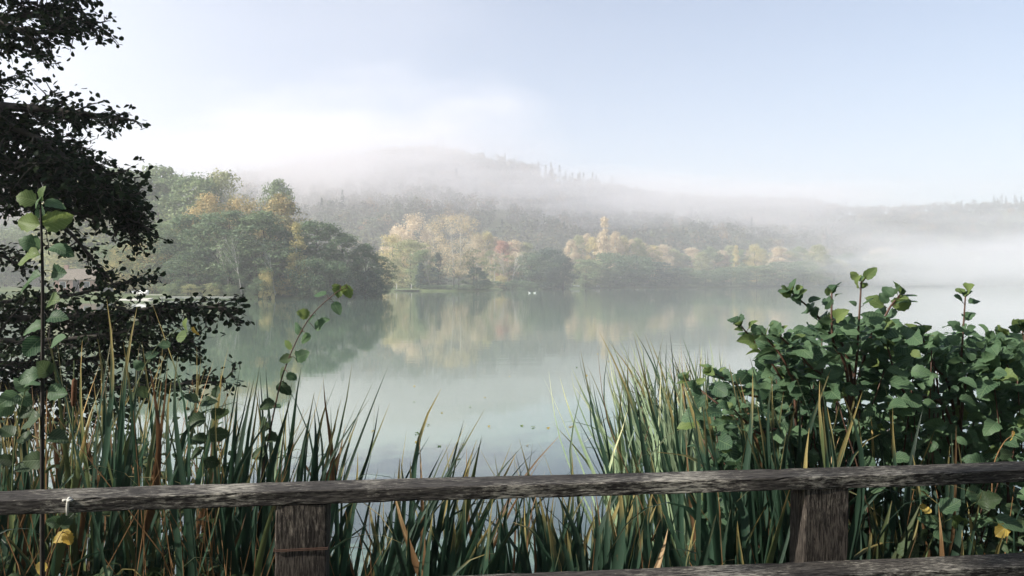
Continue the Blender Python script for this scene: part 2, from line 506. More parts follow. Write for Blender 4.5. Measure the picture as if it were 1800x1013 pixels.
def glass_mat():
    m, nt, N, L, out = new_mat('window_glass')
    pr = N('ShaderNodeBsdfPrincipled')
    pr.inputs['Base Color'].default_value = (0.03, 0.05, 0.05, 1)
    pr.inputs['Roughness'].default_value = 0.05
    L(pr.outputs[0], out.inputs['Surface'])
    return m


M['glass'] = glass_mat()

#@@STRUCTURE
# ------------------------------------------------------------------ terrain
SHORE = [(-900, 70), (-300, 84), (-110, 98), (-67, 103), (-38, 108), (-24, 112), (-20, 124), (-24, 140), (-45, 172), (-48, 198),
         (-31, 206), (-15, 209), (-6, 212), (-4, 232), (-2, 262), (20, 280), (30, 304), (46, 316), (95, 356), (144, 396), (238, 468), (345, 528),
         (600, 640), (1500, 800), (1500, 2600), (-900, 2600)]


def sdf_land(x, y):
    """signed distance to the far land, positive on land"""
    pts = np.array(SHORE, dtype=float)
    d = np.full(x.shape, 1e9)
    inside = np.zeros(x.shape, dtype=bool)
    n = len(pts)
    for i in range(n):
        ax, ay = pts[i]; bx, by = pts[(i + 1) % n]
        ex, ey = bx - ax, by - ay
        t = np.clip(((x - ax) * ex + (y - ay) * ey) / (ex * ex + ey * ey), 0, 1)
        d = np.minimum(d, np.hypot(x - ax - t * ex, y - ay - t * ey))
        c = ((ay > y) != (by > y))
        with np.errstate(divide='ignore', invalid='ignore'):
            xi = (bx - ax) * (y - ay) / (by - ay if by != ay else 1e-9) + ax
        inside ^= c & (x < xi)
    return np.where(inside, d, -d)


def sstep(a, b, t):
    t = np.clip((t - a) / (b - a), 0, 1)
    return t * t * (3 - 2 * t)


RIDGE_PX = np.array([-1200, -400, 200, 500, 600, 700, 760, 880, 940, 1000, 1100, 1250, 1400, 1500, 1600, 1700, 1800, 2400, 3000])
RIDGE_Y = np.array([330, 330, 318, 300, 280, 262, 256, 275, 292, 310, 327, 340, 352, 364, 362, 355, 348, 340, 340])
RIDGE_D = np.array([560, 560, 600, 650, 680, 700, 700, 710, 720, 730, 760, 800, 850, 900, 930, 950, 960, 980, 980])


def hill_h(x, y):
    px = 900 + F * x / np.maximum(y, 1.0)
    ry = np.interp(px, RIDGE_PX, RIDGE_Y)
    rd = np.interp(px, RIDGE_PX, RIDGE_D)
    top = EYE + (HOR - ry) / F * rd - 11.0
    y0 = np.interp(px, [-400, 300, 700, 1000, 1400, 1900], [260, 270, 300, 370, 470, 600])
    t = np.clip((y - y0) / (rd - y0), 0, 1)
    prof = np.where(y > rd, 1.0, 0.55 * t + 0.45 * sstep(0, 1, t))
    bumps = 4.0 * np.sin(x * 0.021 + 1.3) * np.sin(y * 0.017 + 0.4) * t
    return top * prof + bumps


def land_h(x, y):
    s = sdf_land(x, y)
    flat = np.where(s > 0, np.minimum(0.55, s * 0.35) + np.clip(s - 3, 0, 40) * 0.018, np.maximum(-1.2, s * 0.5))
    return flat + hill_h(x, y) * (s > 0)


def land_z(x, y):
    return float(land_h(np.array([x], dtype=float), np.array([y], dtype=float))[0])


pxs = np.linspace(-700, 2700, 260)
ys = np.concatenate([np.linspace(92, 150, 44, endpoint=False), np.linspace(150, 330, 80, endpoint=False),
                     np.linspace(330, 560, 46, endpoint=False), np.linspace(560, 1300, 46)])
gx = (pxs[None, :] - 900) / F * ys[:, None]
gy = np.repeat(ys[:, None], len(pxs), axis=1)
gz = land_h(gx, gy)
nr, nc = gx.shape
idx = np.arange(nr * nc).reshape(nr, nc)
fq = np.stack([idx[:-1, :-1], idx[:-1, 1:], idx[1:, 1:], idx[1:, :-1]], -1).reshape(-1, 4)
terr = link('hill_terrain', mesh_np('hill_terrain', np.stack([gx, gy, gz], -1).reshape(-1, 3), fq, M['land'], True))
tag(terr, kind='structure')

lake = MB(); lake.add([(-2500, -60, 0), (2500, -60, 0), (2500, 2600, 0), (-2500, 2600, 0)], [(0, 1, 2, 3)])
lake_o = lake.build('lake_water', M['water']); tag(lake_o, kind='structure')

# near bank: the ground the fence stands on, falling away to the water behind it
bx_ = np.concatenate([np.linspace(-60, -12, 14, endpoint=False), np.linspace(-12, 6, 90, endpoint=False), np.linspace(6, 60, 14)])
by_ = np.concatenate([np.linspace(-60, 0, 10, endpoint=False), np.linspace(0, 10, 60), ])
BX, BY = np.meshgrid(bx_, by_)
edge = np.interp(BX, [-60, -9, -6.0, -4.4, -3.0, 2.4, 4.0, 60], [9, 8.6, 8.2, 5.2, 3.1, 3.3, 4.6, 7.0])
BZ = 0.72 - 1.25 * sstep(-0.45, 0.75, BY - edge) + 0.03 * np.sin(BX * 3.1 + BY * 2.0) * np.cos(BY * 2.7 - BX)
idx = np.arange(BX.size).reshape(BX.shape)
fq = np.stack([idx[:-1, :-1], idx[:-1, 1:], idx[1:, 1:], idx[1:, :-1]], -1).reshape(-1, 4)
bank = link('bank_ground', mesh_np('bank_ground', np.stack([BX, BY, BZ], -1).reshape(-1, 3), fq, M['bank'], True))
tag(bank, kind='structure')


def bank_z(x, y):
    e = np.interp(x, [-60, -9, -6.0, -4.4, -3.0, 2.4, 4.0, 60], [9, 8.6, 8.2, 5.2, 3.1, 3.3, 4.6, 7.0])
    return max(-0.35, 0.72 - 1.25 * float(sstep(-0.45, 0.75, np.array([y - e]))[0]))


# ------------------------------------------------------------------ far trees
def leaf_quads(c, nrm, size, rng):
    """one diamond-ish quad per centre"""
    n = len(c)
    nrm = nrm / np.maximum(np.linalg.norm(nrm, axis=1, keepdims=True), 1e-6)
    r = rng.normal(size=(n, 3))
    u = np.cross(nrm, r); u /= np.maximum(np.linalg.norm(u, axis=1, keepdims=True), 1e-6)
    w = np.cross(nrm, u)
    s = size * rng.uniform(0.6, 1.3, (n, 1))
    asp = rng.uniform(0.5, 0.9, (n, 1))
    v = np.stack([c - u * s * 0.5, c - w * s * asp * 0.45 + nrm * s * 0.08, c + u * s * 0.5, c + w * s * asp * 0.45 + nrm * s * 0.08], 1)
    return v.reshape(-1, 3), np.arange(n * 4).reshape(n, 4)


def envelope(kind, t):
    t = np.asarray(t)
    if kind == 'round':
        return np.sqrt(np.clip(1 - (2 * (t - 0.48)) ** 2 * 0.92, 0, 1))
    if kind == 'tall':
        return np.clip(np.sin(np.pi * np.clip(t * 0.92 + 0.07, 0, 1)) ** 0.55, 0, 1)
    if kind == 'column':
        return np.clip((1 - t ** 2.2) * np.minimum(1, 0.5 + t * 4), 0, 1)
    if kind == 'cone':
        return np.clip(1.02 - t, 0.03, 1)
    if kind == 'vase':
        return np.clip(0.35 + 0.95 * t, 0, 1) * np.sqrt(np.clip(1 - np.clip((t - 0.6) / 0.42, 0, 1) ** 2, 0, 1))
    return np.ones_like(t)


def crown_mesh(name, seed, kind, H, W, base, n_clump, per, size, mat, clump_r=0.17, fill=0.45, tintspread=0.35, tint_up=0.0):
    """crown between base*H and H, W wide: clumps of small leaves inside an uneven envelope"""
    rng = np.random.default_rng(seed)
    z0 = base * H
    ph = rng.uniform(0, 6.28, 6)
    cs, cn, tt = [], [], []
    for k in range(n_clump):
        t = rng.uniform(0.02, 0.99)
        a = rng.uniform(0, 2 * math.pi)
        env = float(envelope(kind, t)) * (1 + 0.20 * math.sin(2 * a + ph[0] + 5 * t) + 0.15 * math.sin(3 * a + ph[1] - 8 * t))
        rr = env * (fill + (1 - fill) * rng.uniform() ** 0.6)
        c = np.array([math.cos(a) * rr * W / 2, math.sin(a) * rr * W / 2, z0 + t * (H - z0)])
        r = clump_r * W * rng.uniform(0.6, 1.3)
        m = max(4, int(per * rng.uniform(0.6, 1.4)))
        d = rng.normal(size=(m, 3)); d /= np.linalg.norm(d, axis=1, keepdims=True)
        p = c + d * r * rng.uniform(0.45, 1.0, (m, 1)) * np.array([1.15, 1.15, 0.75])
        cs.append(p); cn.append(d * 0.8 + rng.normal(size=(m, 3)) * 0.6 + np.array([0, 0, 0.5]))
        base_t = rng.uniform(0.5 - tintspread, 0.5 + tintspread) + tint_up * (t - 0.5)
        tt.append(np.clip(base_t + rng.normal(size=m) * 0.10, 0, 1))
    c = np.concatenate(cs); nrm = np.concatenate(cn); tt = np.concatenate(tt)
    v, f = leaf_quads(c, nrm, size, rng)
    return mesh_np(name, v, f, mat, False, None, np.repeat(tt, 4))


def trunk_mesh(name, seed, H, r0, mat, limbs=7, spread=0.25, first=0.3, n=6, twin=False):
    rng = random.Random(seed)
    mb = MB()
    def stem(x0, lean):
        pts, rad = [], []
        for i in range(7):
            t = i / 6
            pts.append((x0 + lean * t * H + 0.02 * H * math.sin(t * 5 + seed) * t, 0.02 * H * math.cos(t * 4 + seed) * t, t * H * 0.95))
            rad.append(r0 * (1 - 0.88 * t) * (1.25 if i == 0 else 1))
        mb.tube(pts, rad, n)
        return pts
    lines = [stem(0, 0)] if not twin else [stem(0, -0.03), stem(r0 * 4, 0.05)]
    for pts in lines:
        for k in range(limbs):
            t = first + (0.9 - first) * (k + rng.random() * 0.6) / limbs
            i = min(5, int(t * 6)); fr = t * 6 - i
            p = Vector(pts[i]).lerp(Vector(pts[i + 1]), fr)
            a = rng.uniform(0, 6.28)
            ln = H * spread * (1.15 - t) * rng.uniform(0.8, 1.3)
            d = Vector((math.cos(a), math.sin(a), rng.uniform(0.5, 1.2)))
            q = p + d * ln * 0.5 + Vector((0, 0, ln * 0.05)); e = p + d * ln + Vector((0, 0, ln * 0.25))
            rr = r0 * (1 - 0.85 * t) * 0.5
            mb.tube([p, q, e], [rr, rr * 0.6, rr * 0.2], 4, False)
            for j in range(2):
                a2 = a + rng.uniform(-1.2, 1.2)
                d2 = Vector((math.cos(a2), math.sin(a2), rng.uniform(0.4, 1.4))) * ln * 0.45
                mb.tube([q, q + d2], [rr * 0.45, rr * 0.12], 3, False)
    return mb.mesh(name, mat, True)


def bare_mesh(name, seed, H, r0, mat, up=1.3, levels=3):
    """leafless tree: recursive twigs"""
    rng = random.Random(seed)
    mb = MB()
    def grow(p, d, ln, r, lv):
        n = 3
        pts = [p]; q = p.copy(); dd = d.copy()
        for i in range(n):
            dd = (dd + Vector((rng.uniform(-.18, .18), rng.uniform(-.18, .18), rng.uniform(-.02, .16)))).normalized()
            q = q + dd * ln / n; pts.append(q.copy())
        mb.tube(pts, [r * (1 - 0.7 * i / n) for i in range(n + 1)], 5 if lv == levels else 3, False)
        if lv == 0: return
        k = 9 if lv == levels else 6
        for j in range(k):
            t = rng.uniform(0.3 if lv == levels else 0.15, 1.0)
            i = min(n - 1, int(t * n)); b = pts[i].lerp(pts[i + 1], t * n - i)
            a = rng.uniform(0, 6.28)
            nd = (dd * up + Vector((math.cos(a), math.sin(a), rng.uniform(0, 0.6)))).normalized()
            grow(b, nd, ln * rng.uniform(0.34, 0.55) * (1.2 - 0.4 * t), r * 0.42 * (1 - 0.5 * t), lv - 1)
    grow(Vector((0, 0, 0)), Vector((0, 0, 1)), H * 0.72, r0, levels)
    return mb.mesh(name, mat, False)


PROTO = {}


def proto(key, fn):
    if key not in PROTO: PROTO[key] = fn()
    return PROTO[key]


# kind: (envelope, aspect W/H, base fraction, clumps, leaves per clump, leaf size as share of H, trunk material)
KINDS = {
    'round': ('round', 0.75, 0.02, 120, 80, 0.027, 0.15, 0.35),
    'tall': ('tall', 0.52, 0.02, 130, 75, 0.024, 0.15, 0.35),
    'column': ('column', 0.24, 0.04, 80, 70, 0.021, 0.22, 0.2),
    'cone': ('cone', 0.42, 0.03, 100, 70, 0.022, 0.12, 0.2),
    'vase': ('vase', 0.78, 0.16, 190, 55, 0.0155, 0.105, 0.3),
    'bush': ('round', 1.35, -0.05, 60, 80, 0.055, 0.15, 0.3),
    'loose': ('tall', 0.62, 0.06, 70, 60, 0.023, 0.12, 0.2),
}


def tree(px, top, d, w_px, kind, mat, label, group=None, name='tree', cat='tree', bark='bark', var=0, base_z=None, twin=False, tint_up=0.0):
    """a tree whose crown top shows at row `top` and whose crown is w_px wide, standing d metres off on the land"""
    x = (px - 900) / F * d
    z = land_z(x, d) if base_z is None else base_z
    H = EYE + (HOR - top) / F * d - z
    W = w_px / F * d
    env, asp, base, nc_, per, ls, cr, fill = KINDS[kind]
    cm = proto((kind, mat, var, tint_up), lambda: crown_mesh('crown', 100 + var * 17 + len(PROTO), env, 1.0, asp, base, nc_, per, ls, M[mat], cr, fill, 0.35, tint_up))
    tm = proto(('trunk', kind, bark, var, twin), lambda: trunk_mesh('trunk', 50 + var + len(PROTO), 0.93, 0.022 if kind != 'vase' else 0.016, M[bark], 9,
                                                                      0.30 if kind not in ('column', 'cone') else 0.12, 0.25, 6, twin))
    e = empty(name, (x, d, z - 0.05), label, cat, group, rz=random.uniform(0, 6.28) if not twin else 0.0)
    sxy = W / asp
    for nm, me in (('trunk', tm), ('crown', cm)):
        o = link(nm, me, e)
        o.scale = (sxy, sxy, H) if nm == 'crown' else (min(H, sxy * 1.1), min(H, sxy * 1.1), H)
    return e


def bare(px, top, d, mat, label, group=None, var=0, name='bare_tree'):
    x = (px - 900) / F * d
    z = land_z(x, d)
    H = EYE + (HOR - top) / F * d - z
    me = proto(('bare', mat, var), lambda: bare_mesh('branches', 300 + var, 1.0, 0.012, M[mat]))
    e = empty(name, (x, d, z - 0.05), label, 'tree', group, rz=random.uniform(0, 6.28))
    o = link('branches', me, e); o.scale = (H, H, H)
    return e


G_BACK = 'pale trees behind the left wood'
for i, (px, top, w) in enumerate([(150, 322, 170), (222, 298, 170), (278, 294, 140), (338, 302, 130), (392, 306, 96), (487, 318, 74)]):
    tree(px, top, 150 + 6 * (i % 3), w, 'tall', ['pale_g', 'green_b', 'green_b', 'green_b', 'pale_g', 'green_b'][i],
         ['tall pale tree mostly hidden behind dark overhanging branch', 'tall hazy olive tree just right of the dark overhanging branches',
          'tall round-headed hazy tree, second along the left wood skyline', 'tall green pointed tree on skyline above the left wood',
          'yellowish tall tree beside the bare trees on the left wood skyline', 'small pale crown poking up behind the brightest orange tree'][i],
         G_BACK, bark='grey_bark', var=i % 3)
for i, (px, top) in enumerate([(412, 318), (430, 312), (447, 318), (462, 326)]):
    bare(px, top, 148 + 2 * i, 'pale_bark', 'leafless pale twiggy tree on the skyline above orange crowns', 'leafless trees above the left wood', var=i % 2)
# orange-topped trees
tree(365, 346, 124, 92, 'round', 'orange', 'rusty orange tree, leftmost of three orange crowns in left wood', 'orange trees of the left wood', var=0, tint_up=0.7)
tree(428, 347, 126, 86, 'round', 'orange', 'golden-topped tree in middle of the three orange crowns', 'orange trees of the left wood', var=1, tint_up=0.7)
tree(496, 343, 122, 80, 'tall', 'orange', 'brightest orange tree at right end of the left wood skyline', 'orange trees of the left wood', var=2, tint_up=0.6)
G_LW = 'green alders of the left wood'
LW = [(245, 395, 122, 120, 'round', 'green_b', 0, 'light green tree behind the low yellow tree by the boat'),
      (300, 392, 119, 130, 'round', 'green_b', 1, 'broad light green tree right of the low yellow tree'),
      (352, 374, 117, 130, 'tall', 'green_a', 0, 'big green alder under the rusty leftmost orange crown'),
      (405, 372, 114, 130, 'tall', 'green_a', 1, 'big green alder behind the tall pale leafless trunk'),
      (462, 374, 115, 130, 'tall', 'green_a', 2, 'big green alder under the brightest orange crown'),
      (556, 388, 118, 110, 'tall', 'green_a', 0, 'dark green tree right of the slim yellow birch'),
      (604, 410, 120, 84, 'tall', 'green_a', 1, 'upright green tree, third from the tip of the left wood'),
      (642, 430, 122, 66, 'tall', 'green_a', 2, 'upright green tree, second from the tip of the left wood'),
      (670, 450, 125, 46, 'tall', 'green_a', 1, 'dark tree at the very tip of the left wood by the water'),
      (330, 440, 111, 90, 'loose', 'green_a', 0, 'thin green alder at water edge behind the jetty'),
      (450, 430, 110.5, 100, 'loose', 'green_a', 1, 'thin green alder at water edge right of the pale trunk'),
      (580, 462, 113, 84, 'bush', 'green_a', 1, 'wide dark waterside bush under the trees near the tip'),
      (642, 478, 117, 76, 'bush', 'dark_g', 1, 'dark waterside bush at right foot of the left wood'),
      (545, 455, 112, 80, 'bush', 'green_a', 0, 'dark green bush at foot of the slim yellow birch')]
for (px, top, d, w, k, m, v, lab) in LW:
    tree(px, top, d, w, k, m, lab, G_LW, name='bush' if k == 'bush' else 'alder_tree', cat='bush' if k == 'bush' else 'tree', var=v)
tree(522, 392, 112.5, 36, 'column', 'yellow', 'slim yellow-leaved birch in the front edge of left wood', name='birch_tree', bark='pale_bark', var=0)
tree(222, 432, 118, 66, 'round', 'yellow', 'low yellow tree at the left end of the wood near the boat', 'low yellow trees beside the boat', var=0)
tree(268, 420, 117, 74, 'round', 'yellow', 'low yellow-green tree between the boat and big alders', 'low yellow trees beside the boat', var=1)
bare(425, 405, 109.5, 'pale_bark', 'tall pale leafless tree standing at water edge in left wood', None, 2)
bare(403, 400, 112, 'pale_bark', 'thin pale leafless tree left of the tallest pale trunk', 'thin pale leafless trees in the left wood', 3)
bare(484, 415, 111, 'pale_bark', 'thin pale leafless tree below the brightest orange crown', 'thin pale leafless trees in the left wood', 2)
for i, (px, top, w, m) in enumerate([(300, 498, 40, 'green_b'), (335, 500, 36, 'pale_g'), (372, 498, 40, 'pale_g'), (405, 500, 34, 'green_b'), (455, 490, 44, 'green_a'),
                                      (500, 492, 40, 'yellow'), (520, 498, 36, 'green_a'), (560, 494, 44, 'green_a'), (610, 492, 50, 'dark_g'), (470, 476, 30, 'yellow')]):
    tree(px, top, 109.0 + (px > 480) * 3, w, 'bush', m, 'low shrub at the waterline in front of the left wood', 'low shrubs along the left wood waterline', name='shrub', cat='shrub', var=i % 3)
# far left bank behind the dark branches
for i, (px, top, d, w, m) in enumerate([(10, 400, 190, 110, 'green_b'), (70, 385, 200, 120, 'green_a'), (125, 405, 185, 90, 'green_b'), (180, 420, 160, 80, 'green_a'), (-60, 380, 190, 120, 'green_a'),
                                         (205, 455, 128, 60, 'dark_g')]):
    tree(px, top, d, w, 'round', m, 'hazy green tree behind the cottage, seen through dark branches', 'trees behind the cottage', var=i % 3)

# centre shore
tree(690, 416, 236, 66, 'round', 'yellow', 'yellow-orange rounded tree above the small mossy landing stage', var=2)
tree(722, 424, 226, 92, 'round', 'pale_g', 'pale green tree directly behind the small landing stage', var=1)
tree(745, 440, 219, 60, 'tall', 'green_b', 'green tree between landing stage and thin white trunk', var=2)
tree(728, 381, 320, 76, 'round', 'apricot', 'pinkish round tree rising behind the landing stage trees', var=1, bark='grey_bark')
tree(700, 402, 330, 60, 'round', 'apricot', 'small pinkish tree at left of the pinkish round one', var=0, bark='grey_bark')
tree(798, 377, 216, 120, 'vase', 'apricot', 'large spreading apricot poplar with white twin trunks', name='poplar_tree', bark='pale_bark', var=0, twin=True)
bare(757, 438, 214, 'pale_bark', 'thin bare white trunk left of the apricot poplar', None, 3)
tree(770, 444, 214, 40, 'cone', 'dark_g', 'dark conifer at foot of the apricot poplar', name='conifer_tree', var=0)
tree(740, 462, 213, 34, 'cone', 'dark_g', 'small dark conifer left of the thin white trunk', name='conifer_tree', var=1)
tree(832, 440, 218, 70, 'loose', 'green_b', 'loose green tree right of the apricot poplar trunks', var=0)
tree(838, 470, 213.5, 40, 'round', 'dark_g', 'small dark tree on the promontory right of the poplar', var=1)
for i, (px, top, w) in enumerate([(838, 415, 40), (856, 409, 34), (872, 418, 34), (905, 424, 44), (925, 428, 40)]):
    tree(px, top, 300 + 3 * i, w, 'tall', ['apricot', 'yellow', 'apricot', 'apricot', 'pale_g'][i], 'pale yellow tree in the row behind the red crown', 'pale yellow trees around the red crown', var=i % 3, bark='pale_bark')
tree(884, 424, 292, 42, 'tall', 'red', 'salmon red tree standing out behind the grey birch grove', var=0)
for i, px in enumerate((862, 878, 893, 908, 921)):
    tree(px, 440 + 4 * (i % 3), 266 + 2 * i, 46, 'loose', 'apricot' if i % 2 else 'pale_g', 'thin pale-trunked birch in the grove left of dark alders', 'birches of the grove left of the dark alders',
         name='birch_tree', bark='pale_bark', var=i % 3)
    bare(px + 6, 436 + 3 * (i % 2), 262 + 2 * i, 'pale_bark', 'slender white leafless birch in grove left of dark alders', 'leafless birches left of the dark alders', var=2 + i % 2)
tree(880, 486, 262, 28, 'bush', 'yellow', 'small yellow bush at the water edge left of dark alders', name='bush', cat='bush', var=0)
for i, (px, top, d, w) in enumerate([(935, 446, 268, 74), (968, 438, 274, 78), (990, 452, 278, 44), (950, 470, 266, 70)]):
    tree(px, top, d, w, 'round', 'dark_g' if i != 0 else 'green_a', ['green alder at left of the dark alder clump', 'tallest dark alder of the clump right of centre', 'last dark alder at right end of its clump', 'low dark alder leaning over water in the clump'][i],
         'dark alders right of centre', name='alder_tree', var=i % 3)
for i, (px, w) in enumerate([(868, 40), (850, 30), (900, 36), (925, 40)]):
    tree(px, 494, 258 if px > 855 else 213.5, w, 'bush', 'green_a', 'low green shrub on the waterline below the birch grove', 'low shrubs below the birch grove', name='shrub', cat='shrub', var=i % 3)
for i, px in enumerate((748, 765, 782, 806, 824)):
    tree(px, 501, 211.5, 26, 'bush', 'green_a', 'low reedy shrub along the shore before the poplar', 'low shrubs along the poplar shore', name='shrub', cat='shrub', var=i % 3)
# right-hand shore receding into the fog
for i, px in enumerate(range(1004, 1160, 13)):
    tree(px, [424, 416, 412, 418, 410, 416, 410, 417, 422, 420, 428, 432][i % 12], 352 + (i % 3) * 6, 34, 'tall', ['apricot', 'pale_g', 'apricot', 'yellow'][i % 4],
         'pale yellow poplar in the row around the spire-shaped poplar', 'pale poplar row right of centre', name='poplar_tree', var=i % 3, bark='pale_bark')
tree(1062, 384, 345, 26, 'column', 'apricot', 'tall spire-shaped poplar rising above the pale row', name='poplar_tree', bark='grey_bark', var=1)
for i, (px, top, w, m) in enumerate([(1030, 455, 60, 'green_b'), (1072, 446, 84, 'green_a'), (1115, 450, 90, 'green_a'), (1152, 462, 84, 'dark_g'), (1195, 472, 86, 'green_a'), (1050, 478, 60, 'green_b'),
                                      (1098, 478, 70, 'dark_g'), (1240, 476, 80, 'green_a'), (1285, 470, 80, 'green_a'), (1330, 466, 84, 'green_b'), (1375, 462, 84, 'green_a'), (1412, 460, 70, 'green_b')]):
    d = np.interp(px, [1000, 1100, 1400], [298, 325, 402])
    tree(px, top, d, w, 'round' if i % 3 else 'tall', m, 'misty green waterside tree below the pale poplar row' if px < 1170 else 'misty green waterside tree right of the pale poplar row',
         'waterside trees below the poplars' if px < 1170 else 'waterside trees fading into fog', name='waterside_tree', var=i % 3)
for i, px in enumerate(range(1165, 1440, 17)):
    tree(px, 432 + (i * 7) % 16, 420 + (i % 4) * 6, 42, 'tall', ['apricot', 'pale_g', 'green_b'][i % 3], 'pale tree in the foggy second row, ' + ('left of the bright yellow trees' if px < 1285 else 'beside the bright yellow trees' if px < 1345 else 'right of the bright yellow trees'), 'second row of pale trees on the right shore', var=i % 3, bark='pale_bark')
tree(1294, 432, 408, 16, 'column', 'yellow', 'narrow bright yellow tree in the foggy right shore row', name='poplar_tree', var=2)
tree(1326, 432, 410, 34, 'round', 'yellow', 'rounded bright yellow tree in the foggy right shore row', var=2)
for i, px in enumerate(range(1440, 1830, 26)):
    d = np.interp(px, [1400, 1600, 1800], [412, 486, 545])
    tree(px, 446 + (i * 11) % 22, d, 66, 'round' if i % 2 else 'tall', ['green_b', 'pale_g', 'green_a'][i % 3], 'faint tree almost lost in fog, ' + ('above the tallest shrub' if px < 1530 else 'near the faint peach tree' if px < 1600 else 'between the two tallest shrub leaders' if px < 1690 else 'at the right picture edge'), 'trees lost in fog on the right shore', var=i % 3)
tree(1552, 436, 500, 60, 'round', 'apricot', 'faint peach tree glimpsed through fog above the right shrub', var=0)

# ------------------------------------------------------------------ forest on the hill: one mass
def hill_forest():
    rng = np.random.default_rng(11)
    parts, tints = [], []
    pts = []
    tries = 0
    while len(pts) < 3600 and tries < 60000:
        tries += 1
        px = rng.uniform(-180, 1980)
        rd = np.interp(px, RIDGE_PX, RIDGE_D)
        y0 = np.interp(px, [-400, 300, 700, 1000, 1400, 1900], [200, 215, 330, 385, 480, 610])
        d = y0 + (rd + 14 - y0) * rng.uniform() ** 0.75
        pts.append(((px - 900) / F * d, d, px, rd))
    for (x, y, px, rd) in pts:
        z = land_z(x, y)
        ridge = (rd - y) < 45
        conif = ridge and (930 < px < 1080 or px > 1640) and rng.uniform() < (0.65 if px < 1200 else 0.4) or rng.uniform() < 0.03
        H = rng.uniform(9, 14) + (rng.uniform(-2, 6) if conif else 0)
        if conif:
            n = 90
            t = rng.uniform(0, 1, n) ** 0.8
            a = rng.uniform(0, 6.28, n)
            rr = (1.03 - t) * H * 0.22 * rng.uniform(0.5, 1, n)
            c = np.stack([x + np.cos(a) * rr, y + np.sin(a) * rr, z + t * H], 1)
            nrm = np.stack([np.cos(a), np.sin(a), np.full(n, 0.8)], 1)
            sz = 1.5; tb = 0.05
        else:
            n = 105
            W = H * rng.uniform(0.85, 1.3)
            k = 9
            cc = rng.normal(size=(k, 3)); cc /= np.linalg.norm(cc, axis=1, keepdims=True)
            cc = cc * np.array([W * 0.33, W * 0.33, H * 0.34]) * rng.uniform(0.5, 1, (k, 1)) + np.array([x, y, z + H * 0.5])
            dd = rng.normal(size=(n, 3)); dd /= np.linalg.norm(dd, axis=1, keepdims=True)
            c = cc[rng.integers(0, k, n)] + dd * W * 0.2 * rng.uniform(0.5, 1, (n, 1))
            nrm = dd + np.array([0, 0, 0.5]) + rng.normal(size=(n, 3)) * 0.4
            sz = 1.9; tb = rng.choice([0.25, 0.35, 0.45, 0.55, 0.75, 0.95], p=[.25, .25, .2, .14, .1, .06])
        v, f = leaf_quads(c, nrm, sz, rng)
        parts.append((v, f)); tints.append(np.repeat(np.clip(tb + rng.normal(size=n) * 0.05, 0, 1), 4))
    v, f = join_quads(parts)
    o = link('hill_forest', mesh_np('hill_forest', v, f, M['hill_g'], False, None, np.concatenate(tints)))
    tag(o, 'misty autumn forest covering the hillside beyond the lake', 'forest', kind='stuff')


hill_forest()

# ------------------------------------------------------------------ things on the far shore
def cottage():
    d = 126.0
    x = (140 - 900) / F * d
    z = land_z(x, d) - 0.05
    e = empty('cottage', (x, d, z), 'small pink cottage with brown tiled roof seen through the dark branches', 'house', rz=R(14))
    w, dp, h = 6.0, 4.5, 2.0
    MB().box((0, 0, h / 2), (w, dp, h)).build('wall', M['plaster'], e)
    g = MB()
    for s in (-1, 1):
        g.add([(s * (w / 2 - 0.02), -dp / 2, h), (s * (w / 2 - 0.02), dp / 2, h), (s * (w / 2 - 0.02), 0, h + 1.5)], [(0, 1, 2)])
    g.build('gable', M['plaster'], e)
    rf = MB()
    ov = 0.35
    for s in (-1, 1):
        a = Vector((0, s * (dp / 2 + ov), h - 0.2)); b = Vector((0, 0, h + 1.55))
        n = Vector((0, s * 1.5, dp / 2)).normalized() * 0.12
        rf.add([(-w / 2 - ov, a.y, a.z), (w / 2 + ov, a.y, a.z), (w / 2 + ov, b.y, b.z), (-w / 2 - ov, b.y, b.z),
                (-w / 2 - ov, a.y + n.y, a.z + n.z), (w / 2 + ov, a.y + n.y, a.z + n.z), (w / 2 + ov, b.y + n.y * 0.0, b.z + n.z), (-w / 2 - ov, b.y, b.z + n.z)],
               [(0, 1, 2, 3), (7, 6, 5, 4), (0, 4, 5, 1), (1, 5, 6, 2), (3, 7, 4, 0)])
    roof = rf.build('roof', M['rooft'], e)
    MB().box((-1.9, 0.1, h + 1.7), (0.55, 0.55, 1.1)).build('chimney', M['plaster'], roof)
    vb = MB()
    for s in (-1, 1):
        vb.tube([(w / 2 + ov + 0.02, s * (dp / 2 + ov), h - 0.18), (w / 2 + ov + 0.02, 0, h + 1.6)], 0.09, 4)
    vb.build('verge_board', M['white_paint'], e)
    for xx in (-1.8, 1.6):
        wn_ = MB().box((xx, -dp / 2 - 0.03, 1.1), (0.9, 0.08, 1.0)).build('window', M['white_paint'], e)
        MB().box((xx, -dp / 2 - 0.075, 1.1), (0.72, 0.02, 0.82)).build('pane', M['glass'], wn_)
    dr = MB().box((0.1, -dp / 2 - 0.03, 0.95), (0.9, 0.08, 1.9)).build('door', M['darkwood'], e)
    MB().box((0.45, -dp / 2 - 0.09, 0.95), (0.05, 0.05, 0.14)).build('handle', M['white_paint'], dr)
    pc = MB()
    for i in range(4):
        pc.box((w / 2 + 0.5 + i * 0.62, -dp / 2 + 0.6, 0.95), (0.08, 0.08, 1.9))
    pc.box((w / 2 + 1.43, -dp / 2 + 0.6, 1.93), (2.0, 0.1, 0.08))
    pf = pc.build('porch_frame', M['darkwood'], e)
    for i in range(3):
        MB().box((w / 2 + 0.81 + i * 0.62, -dp / 2 + 0.6, 0.95), (0.52, 0.03, 1.85)).build('pane', M['glass'], pf)


cottage()


